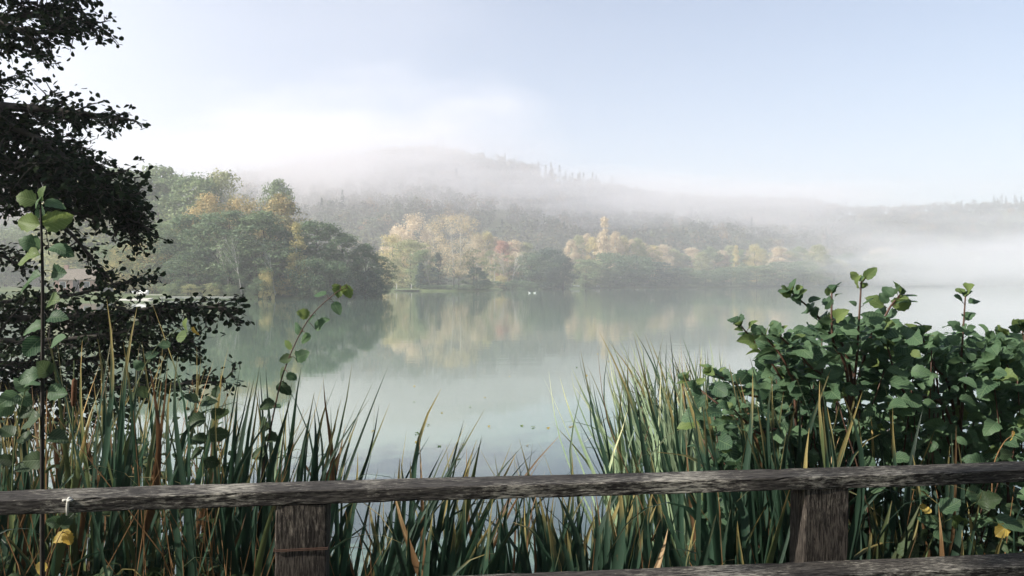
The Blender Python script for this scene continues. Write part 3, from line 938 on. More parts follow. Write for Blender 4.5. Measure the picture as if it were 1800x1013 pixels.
def hull_mesh(ln, wd, hh, mat, name='hull'):
    """open rowing boat: stations along x"""
    mb = MB()
    n, k = 12, 9
    def station(i, inset):
        t = i / n
        b = wd / 2 * (math.sin(math.pi * min(1, 0.18 + 0.82 * t)) ** 0.7 if t > 0.25 else 0.62 + 0.38 * math.sin(math.pi * t * 2)) if True else 0
        b = wd / 2 * (1 - max(0, (t - 0.35) / 0.65) ** 2.4) * (0.78 + 0.22 * min(1, t / 0.35))
        b = max(0.02, b) - inset
        sheer = hh * (1 + 0.25 * max(0, t - 0.5) ** 2 * 4 * 0.5)
        rocker = 0.18 * hh * max(0, (t - 0.6) / 0.4) ** 2
        return [(ln * (t - 0.5), -math.cos(math.pi * j / (k - 1)) * max(0.01, b), rocker + inset + (sheer - rocker) * (abs(math.cos(math.pi * j / (k - 1))) ** 2.2) * (1 if inset == 0 else 0.97)) for j in range(k)]
    outer = [station(i, 0) for i in range(n + 1)]
    inner = [station(i, 0.035) for i in range(n + 1)]
    for st, fl in ((outer, False), (inner, True)):
        vs_ = [p for s_ in st for p in s_]
        fs = []
        for i in range(n):
            for j in range(k - 1):
                f = (i * k + j, i * k + j + 1, (i + 1) * k + j + 1, (i + 1) * k + j)
                fs.append(f if not fl else tuple(reversed(f)))
        fs.append(tuple(range(k)) if not fl else tuple(reversed(range(k))))
        mb.add(vs_, fs)
    for side in (0, k - 1):
        o = len(mb.v)
        mb.v += [s_[side] for s_ in outer] + [s_[side] for s_ in inner]
        for i in range(n):
            mb.f.append((o + i, o + i + 1, o + n + 1 + i + 1, o + n + 1 + i))
    return mb.mesh(name, mat, True)


def rowing_boat(loc, ln, label, rz, tilt=0.0, upside=False, group=None):
    e = empty('rowing_boat', loc, label, 'boat', group, rz)
    e.rotation_euler = (math.pi + tilt if upside else tilt, 0, rz)
    link('hull', hull_mesh(ln, ln * 0.36, ln * 0.17, M['white_paint']), e)
    for t in (-0.22, 0.1):
        MB().box((ln * t, 0, ln * 0.115), (ln * 0.07, ln * 0.31, 0.03)).build('thwart', M['jetty'], e)
    return e


# landing beach, boat and jetty at the left wood
p = P(247, 513, 111)
rowing_boat((p.x, 111, land_z(p.x, 111) + 0.05), 2.6, 'white rowing boat drawn up beside the concrete slip', R(165), R(-32))
sx = (246 - 900) / F * 107.2
sl = MB().add([(sx - 2.0, 104.6, -0.05), (sx + 2.0, 104.6, -0.05), (sx + 2.0, 110, 0.62), (sx - 2.0, 110, 0.62), (sx - 2.0, 104.6, -0.5), (sx + 2.0, 104.6, -0.5), (sx + 2.0, 110, -0.5), (sx - 2.0, 110, -0.5)],
               [(0, 1, 2, 3), (0, 4, 5, 1), (1, 5, 6, 2), (3, 7, 4, 0)]).build('boat_slip', M['stone'])
tag(sl, 'pale concrete boat slip below the white rowing boat', 'slipway')


def jetty(px0, px1, d, z, depth, label, mat, posts, name='jetty'):
    x0 = (px0 - 900) / F * d; x1 = (px1 - 900) / F * d
    e = empty(name, ((x0 + x1) / 2, d, 0), label, 'jetty')
    ln = x1 - x0
    mb = MB()
    nb = max(4, int(ln / 0.22))
    for i in range(nb):
        mb.box((-ln / 2 + (i + 0.5) * ln / nb, 0, z - 0.03 + random.uniform(-0.006, 0.006)), (ln / nb - 0.02, depth + random.uniform(-0.05, 0.05), 0.05))
    mb.build('deck', mat, e)
    for s in (-1, 1):
        MB().box((0, s * (depth / 2 - 0.12), z - 0.15), (ln - 0.1, 0.08, 0.18)).build('beam', mat, e)
    for i in range(posts):
        xx = -ln / 2 + 0.25 + i * (ln - 0.5) / max(1, posts - 1)
        for s in (-1, 1):
            MB().tube([(xx, s * (depth / 2 - 0.24), -1.0), (xx, s * (depth / 2 - 0.24), z - 0.06)], 0.08, 7).build('post', M['darkwood'], e)
    return e, ln


jetty(285, 414, 105.6, 0.42, 1.6, 'silvery plank jetty reaching into the lake from the boat slip', M['jetty'], 5)
je, jl = jetty(692, 736, 207.5, 0.55, 2.2, 'small mossy landing stage with two mooring posts at centre shore', M['mossy'], 3, 'landing_stage')
for px in (698, 724):
    xx = (px - 900) / F * 207.5 - je.location.x
    MB().tube([(xx, -0.95, 0.5), (xx, -0.95, 2.0), (xx, -0.95, 2.06)], [0.09, 0.085, 0.04], 8).build('mooring_post', M['pale_bark'], je)
for px, py, d, ln, rz, ud, lab in ((1011, 502.5, 300, 3.4, 0.05, False, 'low white boat on the shore right of the dark alders'),
                                    (1046, 501, 312, 4.2, -0.35, True, 'upturned pale boat on the shore below the pale poplars')):
    x = (px - 900) / F * d
    rowing_boat((x, d, land_z(x, d) + (0.1 if not ud else 0.8)), ln, lab, rz, 0.0, ud)


def bird(px, py, flip, label):
    d = F * EYE / (py - HOR)
    x = (px - 900) / F * d
    e = empty('swan', (x, d, -0.02), label, 'bird', 'two white birds on the lake', rz=math.pi if flip else 0)
    e.scale = (0.65, 0.65, 0.65)
    bm = bmesh.new()
    # one continuous body: rings along the body, rising tail and breast
    prof = [(-0.42, 0.22, 0.015), (-0.34, 0.18, 0.07), (-0.2, 0.13, 0.14), (0.0, 0.11, 0.17), (0.18, 0.12, 0.15), (0.28, 0.18, 0.09), (0.32, 0.30, 0.055), (0.31, 0.42, 0.045), (0.33, 0.50, 0.045), (0.39, 0.54, 0.05), (0.45, 0.53, 0.03)]
    mb = MB(); mb.tube([(a, 0, b) for a, b, c in prof], [c for a, b, c in prof], 10)
    mb.build('body', M['feather'], e, True)
    MB().tube([(0.44, 0, 0.525), (0.53, 0, 0.50)], [0.022, 0.008], 6).build('beak', M['beak'], e)
    for s in (-1, 1):
        MB().tube([(0.16, s * 0.11, 0.17), (-0.1, s * 0.14, 0.2), (-0.36, s * 0.05, 0.24)], [0.05, 0.075, 0.02], 7).build('wing', M['feather'], e, True)


bird(931, 515.5, True, 'tiny white swimming bird on the lake, left of two')
bird(940, 515.5, False, 'tiny white swimming bird on the lake, right of two')

#@@FENCE
# ------------------------------------------------------------------ fence
FZ0, FSL = 2.225, 0.130            # fence line: y = FZ0 + FSL * x
FANG = math.atan(FSL)
fence = empty('wooden_fence', (0, FZ0, 0.72), 'weathered grey timber fence with two rails across the foreground', 'fence', rz=FANG)


def plank(name, size, mat, parent, loc, rot=(0, 0, 0), seed=0, amp=0.0012, seg=0.03, warp=0.004, bevel=0.003):
    """weathered timber: subdivided box with worn edges, slow warp and small chips"""
    L_, D_, H_ = size
    ax = max(range(3), key=lambda i: size[i])
    n = int(max(size) / seg)
    rng = np.random.default_rng(seed)
    # cross-section ring with rounded corners
    a, b = [size[i] for i in range(3) if i != ax]
    ring = []
    m = 5
    for i in range(m + 1): ring.append((-a / 2 + bevel + (a - 2 * bevel) * i / m, -b / 2))
    for i in range(m + 1): ring.append((a / 2, -b / 2 + bevel + (b - 2 * bevel) * i / m))
    for i in range(m + 1): ring.append((a / 2 - bevel - (a - 2 * bevel) * i / m, b / 2))
    for i in range(m + 1): ring.append((-a / 2, b / 2 - bevel - (b - 2 * bevel) * i / m))
    ring = np.array(ring); k = len(ring)
    s = np.linspace(-size[ax] / 2, size[ax] / 2, n + 1)
    ph = rng.uniform(0, 6.28, 8)
    noise = rng.normal(size=(n + 1, k)) * amp * 0.2
    for q in range(4):
        noise += amp * 0.6 * np.sin(s[:, None] * (6 + 9 * q) + ph[q] + np.arange(k)[None] * (0.7 + 0.5 * q)) / (1 + q)
    cen = ring / np.maximum(np.linalg.norm(ring, axis=1, keepdims=True), 1e-6)
    cor = (np.abs(ring[:, 0]) > a / 2 - bevel * 1.5) & (np.abs(ring[:, 1]) > b / 2 - bevel * 1.5)
    chip = np.where(rng.uniform(size=(n + 1, k)) < 0.10, rng.uniform(0, 1, (n + 1, k)) * 0.006, 0) * cor[None, :]
    pts = ring[None] + cen[None] * (noise - chip)[..., None]
    w1 = warp * np.sin(s * 1.7 + ph[5]); w2 = warp * np.sin(s * 1.3 + ph[6])
    pts = pts + np.stack([w1, w2], -1)[:, None, :]
    v = np.zeros((n + 1, k, 3))
    oth = [i for i in range(3) if i != ax]
    v[..., ax] = s[:, None]; v[..., oth[0]] = pts[..., 0]; v[..., oth[1]] = pts[..., 1]
    idx = np.arange((n + 1) * k).reshape(n + 1, k)
    nx = np.roll(idx, -1, axis=1)
    f = np.stack([idx[:-1], nx[:-1], nx[1:], idx[1:]], -1).reshape(-1, 4)
    if ax != 1: f = f[:, ::-1]
    me = bpy.data.meshes.new(name)
    fl = [tuple(int(i) for i in q) for q in f]
    caps = [tuple(int(i) for i in idx[0]), tuple(int(i) for i in idx[-1][::-1])]
    me.from_pydata([tuple(q) for q in v.reshape(-1, 3)], [], fl + caps)
    bm = bmesh.new(); bm.from_mesh(me); bmesh.ops.recalc_face_normals(bm, faces=bm.faces); bm.to_mesh(me); bm.free()
    me.update(); me.materials.append(mat)
    o = link(name, me, parent, loc)
    o.rotation_euler = rot
    return o


RT = EYE - 0.5735 - 0.72             # top of the rail above the fence foot
# local x runs along the fence, local -y faces the camera
top_rail = plank('rail', (8.0, 0.108, 0.039), M['wood_x'], fence, (0.0, 0.054, RT - 0.0195), seed=3)
low_rail = plank('rail', (8.0, 0.11, 0.060), M['wood_x'], fence, (0.1, -0.058, RT - 0.281), (0, R(0.10), 0), seed=8)
for px in (524, 1452, -500, 2450):
    xw = (px - 900) / F; yy = FZ0 / (1 - FSL * xw); xx = xw * yy
    lx = xx / math.cos(FANG)
    wp = plank('post', (0.138, 0.100, RT + 0.25), M['wood_z'], fence, (lx, 0.054, (RT - 0.039 + 0.003 - 0.29) / 2), (0, R(0.6), 0), seed=int(px) % 97, amp=0.002, warp=0.002, bevel=0.004)
    if px == 524:
        # rusty wire wound once round the left post
        wr = MB()
        for k in range(2):
            q = 0.004 * k
            wr.tube([(-0.072, -0.053, q), (0.072, -0.053, q + 0.002), (0.072, 0.053, q), (-0.072, 0.053, q + 0.002), (-0.072, -0.053, q)], 0.0014, 5)
        wr.build('wire', M['stem'], wp, False, loc=(0, 0, (RT - 0.044 + 0.25) / 2 - 0.10))
# bird dropping on the rail at left
bdx = -1.18
bd = MB()
for (qx, qy, qr) in ((0, 0.012, 0.012), (0.010, 0.020, 0.007), (-0.009, 0.006, 0.008), (0.004, 0.002, 0.008), (0.022, 0.016, 0.003), (-0.02, 0.024, 0.0025)):
    bd.tube([(bdx + qx, qy, RT - 0.003), (bdx + qx, qy, RT + 0.0016), (bdx + qx, qy, RT + 0.0022)], [qr, qr * 0.9, qr * 0.3], 9)
bd.tube([(bdx, 0.010, RT + 0.001), (bdx, 0.002, RT + 0.0005), (bdx - 0.001, 0.0015, RT - 0.004), (bdx - 0.003, 0.002, RT - 0.022), (bdx - 0.003, 0.0015, RT - 0.041)], [0.006, 0.005, 0.0042, 0.0034, 0.0022], 7)
bd.build('bird_dropping', M['dropping'], top_rail, True, loc=(0, -0.054, -RT + 0.0195))

#@@PLANTS
# ------------------------------------------------------------------ cattails and iris blades
def blade_mesh(name, base, tip, width, bend, mat, fold=None, seg=13, face=None, rng=random):
    """one reed blade from base to tip (world vectors relative to plant), V-section, tapering to a point"""
    base = Vector(base); tip = Vector(tip)
    d = tip - base
    ln = d.length
    side = Vector((math.cos(face), math.sin(face), 0)) if face is not None else Vector((1, 0, 0))
    side = (side - d.normalized() * side.dot(d.normalized())).normalized()
    up = Vector((0, 0, 1))
    vs_, uv, fs = [], [], []
    tw = rng.uniform(-0.9, 0.9)
    sway = rng.uniform(-0.05, 0.05) * ln
    wig = rng.gauss(0, 0.035) * ln; wph = rng.uniform(0, 3)
    # rise first, lean later
    hor = Vector((d.x, d.y, 0))
    for i in range(seg + 1):
        t = i / seg
        c = base + hor * (t + bend * (t * t - t)) + up * (d.z * (t - bend * 0.12 * (t * t - t)))
        c += side.cross(up) * sway * math.sin(math.pi * t) + Vector((1, 0, 0)) * wig * math.sin(math.pi * t * 1.5 + wph * t) * t
        if fold and t > fold[0]:
            q = (t - fold[0]) / (1 - fold[0])
            kz = d.z * (1 - fold[0])
            c = base + hor * (fold[0] + bend * (fold[0] ** 2 - fold[0])) + up * (d.z * fold[0])
            ang = q * fold[1]
            hd = Vector((math.cos(fold[2]), math.sin(fold[2]), 0))
            r = kz / max(fold[1], 0.3)
            c = c + hd * r * (1 - math.cos(ang)) + up * r * math.sin(ang)
        w = width * min(1.0, 0.78 + 0.6 * t) * (1 - max(0, (t - 0.58) / 0.42) ** 1.5)
        if i == seg: w = width * 0.02
        a = tw * t
        s = side * math.cos(a) + side.cross(d.normalized()) * math.sin(a)
        nn = s.cross(d.normalized())
        vs_ += [c - s * w / 2 + nn * w * 0.12, c - nn * w * 0.10, c + s * w / 2 + nn * w * 0.12]
        uv += [(0, t), (0.5, t), (1, t)]
        if i < seg:
            o = i * 3
            fs += [(o, o + 1, o + 4, o + 3), (o + 1, o + 2, o + 5, o + 4)]
    return mesh_np(name, np.array([tuple(v) for v in vs_]), np.array(fs), mat, True, np.array(uv))


def root_z(x, y):
    return max(-0.15, bank_z(x, y)) - 0.03


def reed(x, y, blades, label, group, name='cattail_plant', cat='cattail', seed_head=None, turn=-0.3):
    """blades: list of (tip_dx, tip_dy, tip_z_world, width, material, bend, fold)"""
    z = root_z(x, y)
    e = empty(name, (x, y, z), label, cat, group)
    for (dx, dy, tz, w, mat, bend, fold) in blades:
        b = (random.uniform(-.03, .03), random.uniform(-.03, .03), 0)
        face = turn + random.gauss(0, 0.5)
        link('leaf', blade_mesh('leaf', b, (dx, dy, tz - z), w, bend, M[mat], fold, face=face), e)
    if seed_head:
        sx_, sz_ = seed_head
        MB().tube([(0, 0, 0), (sx_ * 0.5, 0, (sz_ - z) * 0.5), (sx_, 0, sz_ - z + 0.12)], [0.006, 0.005, 0.002], 6).build('stalk', M['stem_green'], e)
        MB().tube([(sx_ * 0.93, 0, sz_ - z - 0.052), (sx_ * 0.95, 0, sz_ - z - 0.044), (sx_, 0, sz_ - z), (sx_ * 1.04, 0, sz_ - z + 0.044), (sx_ * 1.05, 0, sz_ - z + 0.052)],
                  [0.004, 0.009, 0.010, 0.009, 0.003], 9).build('seed_head', M['seed'], e, True)
    return e


def fold_r(p=0.12):
    return (random.uniform(0.45, 0.78), random.uniform(1.5, 2.9), random.choice([0, math.pi]) + random.uniform(-.6, .6)) if random.random() < p else None


def tipz(py, depth):
    return EYE - (py - HOR) / F * depth


def stand(n, pxr, pyf, zr, kr, lean, widths, mats, label, group, pfold=0.1, leanvar=0.10, name='cattail_plant', skip=None):
    """plants scattered over a pixel range at depths zr; pyf(px) gives the typical row of the tips"""
    for i in range(n):
        px = random.uniform(*pxr); d = random.uniform(*zr)
        if skip and skip(px, d): continue
        x = (px - 900) / F * d
        lst = []
        for k in range(random.randint(*kr)):
            py = pyf(px) + abs(random.gauss(0, 1)) * (80 if px < 700 else 60) - 12
            tz = tipz(py, d)
            ln = max(0.3, tz - root_z(x, d))
            dx = (lean + max(-1.5, min(1.5, random.gauss(0, 1))) * leanvar) * ln
            mat = random.choices([m for m, w in mats], [w for m, w in mats])[0]
            lst.append((dx, random.gauss(0, 0.07) * ln, tz, random.uniform(*widths), mat, random.uniform(0.2, 0.9), fold_r(pfold)))
        what, place, zones = label
        zone = next(t for lim, t in zones if px < lim)
        ms = [b[4] for b in lst]
        nb, ny, npale = ms.count('blade_b'), ms.count('blade_y'), ms.count('blade_p')
        look = 'rusty' if nb >= 2 else 'yellowing' if ny >= 2 else 'rust-tinged' if nb else 'yellow-tinged' if ny else 'pale green' if npale >= 2 else 'all-green'
        bent = ' with bent blade' if any(b[6] for b in lst) else ''
        n_ = {2: 'two', 3: 'three', 4: 'four', 5: 'five', 6: 'six', 7: 'seven'}[len(lst)]
        reed(x - lean * 0.8, d, lst, ' '.join(('%s %s%s, %s %s' % (look, what, bent, place, zone)).replace(' ,', ',').split()), group, name, 'iris' if 'iris' in what else 'cattail', turn=-0.8 if 'sunlit' in what else -0.3)


def lerp_px(pts):
    xs_ = [a for a, b in pts]; ys_ = [b for a, b in pts]
    return lambda px: float(np.interp(px, xs_, ys_))


ZONE_LEFT = [(40, 'at the left picture edge'), (130, 'beside the sapling stem'), (215, 'under the tallest blade'), (300, 'around the broad rusty blade'), (2000, 'below the tip of the dark low branch')]
ZONE_DARK = [(480, 'behind the foot of the leafy shoot'), (570, 'directly above the left fence post'), (2000, 'right of the left fence post')]
ZONE_LEAN = [(740, 'left of the longest leaning blade'), (2000, 'under the longest leaning blade')]
ZONE_PALE = [(1140, 'at the water side of the pale stand'), (1210, 'in the middle of the pale stand'), (2000, 'where the pale stand meets the leafy shrub')]
ZONE_FRONT = [(1340, 'before the low arching shrub shoots'), (1500, 'above the right fence post, before the shrub'), (2000, 'right of the right fence post, before the shrub')]
ZONE_LOW = [(720, 'below the rail beside the left post'), (900, 'below the rail, left of the water gap'), (1100, 'below the rail, right of the water gap'), (1400, 'below the rail, left of the right post'), (2000, 'below the rail, right of the right post')]
ZONE_SHADE = [(180, 'shaded below the rail near the bird dropping'), (2000, 'shaded below the rail before the left post')]
# left stand: tall, dark, with rusty and yellow blades lit from behind
stand(40, (-60, 420), lerp_px([(-60, 690), (60, 670), (160, 600), (260, 590), (330, 630), (420, 680)]), (2.75, 3.6), (3, 5), 0.03, (0.015, 0.036),
      [('blade_g', 8), ('blade_y', 0.9), ('blade_b', 1.0)], ('cattail', 'in front', ZONE_LEFT), 'cattails of the dense left stand', 0.16)
stand(34, (-40, 450), lerp_px([(-60, 710), (60, 690), (180, 670), (300, 680), (450, 710)]), (3.6, 5.2), (3, 5), 0.02, (0.014, 0.030),
      [('blade_g', 5), ('blade_p', 1), ('blade_y', 1.0), ('blade_b', 1.4)], ('backlit cattail', 'set back', ZONE_LEFT), 'backlit cattails deeper in the left stand', 0.06)
stand(24, (400, 660), lerp_px([(400, 680), (450, 640), (540, 650), (600, 710), (660, 760)]), (2.75, 3.7), (3, 4), 0.11, (0.014, 0.032),
      [('blade_g', 8), ('blade_y', 0.8), ('blade_b', 1.0)], ('cattail', '', ZONE_DARK), 'dark cattails above the left fence post', 0.16)
stand(15, (640, 880), lerp_px([(640, 760), (720, 735), (790, 730), (880, 805)]), (2.7, 3.4), (2, 4), 0.22, (0.014, 0.031),
      [('blade_g', 9), ('blade_y', 0.8), ('blade_b', 0.6)], ('short leaning cattail', '', ZONE_LEAN), 'leaning cattails left of the open water', 0.14)
stand(13, (880, 1050), lerp_px([(880, 790), (940, 775), (1000, 790), (1040, 780)]), (2.8, 3.6), (2, 3), 0.02, (0.011, 0.021),
      [('blade_g', 6), ('blade_b', 0.7)], ('sparse thin cattail', '', [(2000, 'poking above the rail by the open water')]), 'sparse cattails by the open water', 0.22)
# pale sunlit stand right of the open water, tips to the left
stand(76, (1075, 1330), lerp_px([(1060, 730), (1080, 665), (1120, 615), (1180, 590), (1230, 605), (1330, 670)]), (4.6, 7.2), (4, 6), -0.16, (0.015, 0.030),
      [('blade_p', 7), ('blade_g', 5), ('blade_y', 0.5), ('blade_b', 0.4)], ('sunlit cattail', '', ZONE_PALE), 'pale sunlit cattails right of the open water', 0.12, 0.10)
# blades in front of the shrub
stand(30, (1230, 1660), lerp_px([(1230, 670), (1330, 650), (1420, 670), (1520, 670), (1600, 720), (1660, 770)]), (2.7, 3.1), (2, 4), -0.05, (0.019, 0.038),
      [('blade_g', 9), ('blade_y', 0.3), ('blade_b', 0.2)], ('iris', '', ZONE_FRONT), 'green blades in front of the leafy shrub', 0.10, 0.13, 'iris_plant')
# low growth seen between the rails
stand(74, (560, 1680), lerp_px([(560, 890), (800, 870), (1100, 850), (1400, 870), (1680, 880)]), (2.65, 3.3), (3, 5), 0.02, (0.020, 0.044),
      [('blade_g', 10), ('blade_y', 0.7), ('blade_b', 0.3)], ('broad-bladed iris', '', ZONE_LOW), 'short blades between the fence rails', 0.14, 0.16, 'iris_plant',
      skip=lambda px, d: 880 < px < 1030 and random.random() < 0.25)
stand(24, (-50, 560), lerp_px([(-50, 900), (560, 880)]), (2.72, 3.2), (2, 3), 0.0, (0.020, 0.034),
      [('blade_g', 8), ('blade_b', 1.4), ('blade_y', 0.8)], ('dark iris', '', ZONE_SHADE), 'shaded blades below the rail at left', 0.25, 0.2, 'iris_plant')


def special(px, py, d, lean_px, w, mat, label, extra=(), bend=0.5, fold=None, seed=None, name='cattail_plant'):
    """a plant set apart by one tall blade with its tip at (px, py)"""
    tip = P(px, py, d)
    ln = tip.z - root_z(tip.x, d)
    dx = lean_px * ln
    x = tip.x - dx
    bl = [(dx, 0.0, tip.z, w, mat, bend, fold)]
    for (ex, ez, em, ew) in extra:
        bl.append((ex, random.uniform(-.05, .05), tip.z + ez, ew, em, 0.5, None))
    return reed(x, d, bl, label, None, name, seed_head=seed)


special(795, 683, 2.9, 0.26, 0.029, 'blade_g', 'long single blade leaning furthest right over the open water', [(0.30, -0.22, 'blade_g', 0.02), (0.2, -0.34, 'blade_g', 0.02)], 0.55)
special(183, 525, 2.9, -0.02, 0.029, 'blade_g', 'tallest cattail blade against the dark lower branch', [(0.06, -0.12, 'blade_g', 0.022), (-0.05, -0.22, 'blade_g', 0.02)])
special(241, 537, 2.95, 0.05, 0.029, 'blade_g', 'second tallest cattail blade, right of the tallest one', [(-0.03, -0.08, 'blade_g', 0.022)])
special(290, 525, 3.1, -0.08, 0.024, 'blade_g', 'slender blade crossing the tip of the dark lower branch', [(0.08, -0.3, 'blade_g', 0.02)])
special(275, 640, 2.9, 0.06, 0.032, 'blade_b', 'broad rusty brown blade standing among green cattails', [(-0.1, -0.05, 'blade_y', 0.02)])
special(175, 640, 3.0, 0.10, 0.027, 'blade_y', 'forked pair of bright orange-tan blades', [(0.16, -0.01, 'blade_b', 0.02), (0.03, -0.2, 'blade_b', 0.02)])
special(128, 700, 2.95, 0.02, 0.024, 'blade_b', 'cattail carrying a brown cigar-shaped seed head', [(0.1, -0.1, 'blade_g', 0.02)], seed=(0.03, tipz(690, 2.95)))
special(845, 765, 2.85, 0.16, 0.029, 'blade_y', 'yellow-tipped blade crossing a rusty one above the rail', [(-0.05, -0.01, 'blade_b', 0.02)])
special(1003, 805, 2.9, 0.10, 0.014, 'blade_g', 'thin blade arching over in a hoop above the rail', [], 0.3, (0.72, 2.6, math.pi))
special(1200, 590, 5.6, -0.18, 0.029, 'blade_p', 'highest pale blade above the sunlit stand, tip to the left', [(-0.2, -0.1, 'blade_p', 0.02)])
special(1325, 625, 3.0, 0.0, 0.024, 'blade_g', 'upright dark blade in front of the left part of shrub', [(0.07, -0.2, 'blade_g', 0.02)])
special(1210, 760, 3.3, -0.03, 0.022, 'blade_b', 'reddish brown blade in front of the sunlit stand', [], seed=(0.02, tipz(800, 3.3)))
special(1540, 790, 2.7, -0.1, 0.027, 'blade_g', 'blade bent over to the right above the rail before the shrub', [(-0.02, -0.1, 'blade_g', 0.02)], 0.4, (0.7, 2.3, 0.2))
special(1790, 775, 2.8, -0.02, 0.024, 'blade_g', 'bent blade at the far right end above the rail', [], 0.4, (0.75, 1.9, math.pi))

# ------------------------------------------------------------------ broad leaves
def leaf_mesh(name, seed, mat, aspect=0.82, wavy=0.05, fold=0.25, droop=0.25, serr=0.06):
    """a rounded alder-like leaf of length 1 along +y, base at origin, normal +z; veined, toothed edge"""
    rng = np.random.default_rng(seed)
    n = 8
    vs_, uv, fs = [], [], []
    ph = rng.uniform(0, 6.28, 3)
    for i in range(n + 1):
        t = i / n
        w = aspect * 0.5 * (math.sin(math.pi * t ** 0.82) ** 0.62 if 0 < t < 1 else 0.0)
        if i == n: w = 0.03
        z = -droop * t * t + wavy * math.sin(5 * t + ph[0])
        w2 = w * (1 + serr * (1 if i % 2 else -1))
        el = fold * w + wavy * math.sin(7 * t + ph[1]); er = fold * w + wavy * math.sin(7 * t + ph[2])
        vs_ += [(-w2, t - 0.03 * w, z + el), (-w * 0.5, t, z + el * 0.35), (0, t + 0.02, z), (w * 0.5, t, z + er * 0.35), (w2, t - 0.03 * w, z + er)]
        uv += [(0.5 - w2 / aspect, t), (0.5 - w * 0.5 / aspect, t), (0.5, t), (0.5 + w * 0.5 / aspect, t), (0.5 + w2 / aspect, t)]
        if i < n:
            o = i * 5
            fs += [(o + j, o + j + 1, o + j + 6, o + j + 5) for j in range(4)]
    return mesh_np(name, np.array(vs_), np.array(fs), mat, True, np.array(uv))


LEAVES = {k: [leaf_mesh('leaf', 10 * s + len(k), M[k], random.uniform(0.70, 0.95), random.uniform(0.02, 0.085), random.uniform(0.05, 0.6), random.uniform(-0.05, 0.6), random.uniform(0.06, 0.12)) for s in range(12)]
          for k in ('leaf', 'leaf_y', 'leaf_d', 'leaf_yellow')}


def leaf_matrix(pos, d, nrm, size):
    """leaf base at pos, midrib along d, face towards nrm"""
    y = Vector(d).normalized()
    z = Vector(nrm); z = (z - y * z.dot(y))
    if z.length < 1e-4: z = y.orthogonal()
    z.normalize()
    x = y.cross(z)
    m = Matrix((x, y, z)).transposed().to_4x4()
    return Matrix.Translation(pos) @ m @ Matrix.Scale(size, 4)


def add_leaf(parent, pos, d, nrm, size, kind='leaf'):
    return link('leaf', random.choice(LEAVES[kind]), parent, matrix=leaf_matrix(pos, d, nrm, size))


def smooth_line(pts, n=6):
    """Catmull-Rom through world points"""
    pts = [Vector(p) for p in pts]
    if len(pts) < 3: 
        return [pts[0].lerp(pts[-1], i / n) for i in range(n + 1)]
    out = []
    ext = [pts[0] * 2 - pts[1]] + pts + [pts[-1] * 2 - pts[-2]]
    for i in range(1, len(ext) - 2):
        p0, p1, p2, p3 = ext[i - 1:i + 3]
        for k in range(n):
            t = k / n
            out.append(0.5 * ((2 * p1) + (-p0 + p2) * t + (2 * p0 - 5 * p1 + 4 * p2 - p3) * t * t + (-p0 + 3 * p1 - 3 * p2 + p3) * t ** 3))
    out.append(pts[-1])
    return out


def rand_dir(up=0.3):
    a = random.uniform(0, 6.28)
    return Vector((math.cos(a), math.sin(a), random.gauss(up, 0.35))).normalized()


# ---- the leafy alder shrubs at right: four bushes
HULL = lerp_px([(1220, 700), (1260, 655), (1330, 630), (1390, 575), (1440, 560), (1490, 545), (1540, 560), (1590, 575), (1640, 580), (1690, 562), (1740, 585), (1800, 590), (1900, 590)])


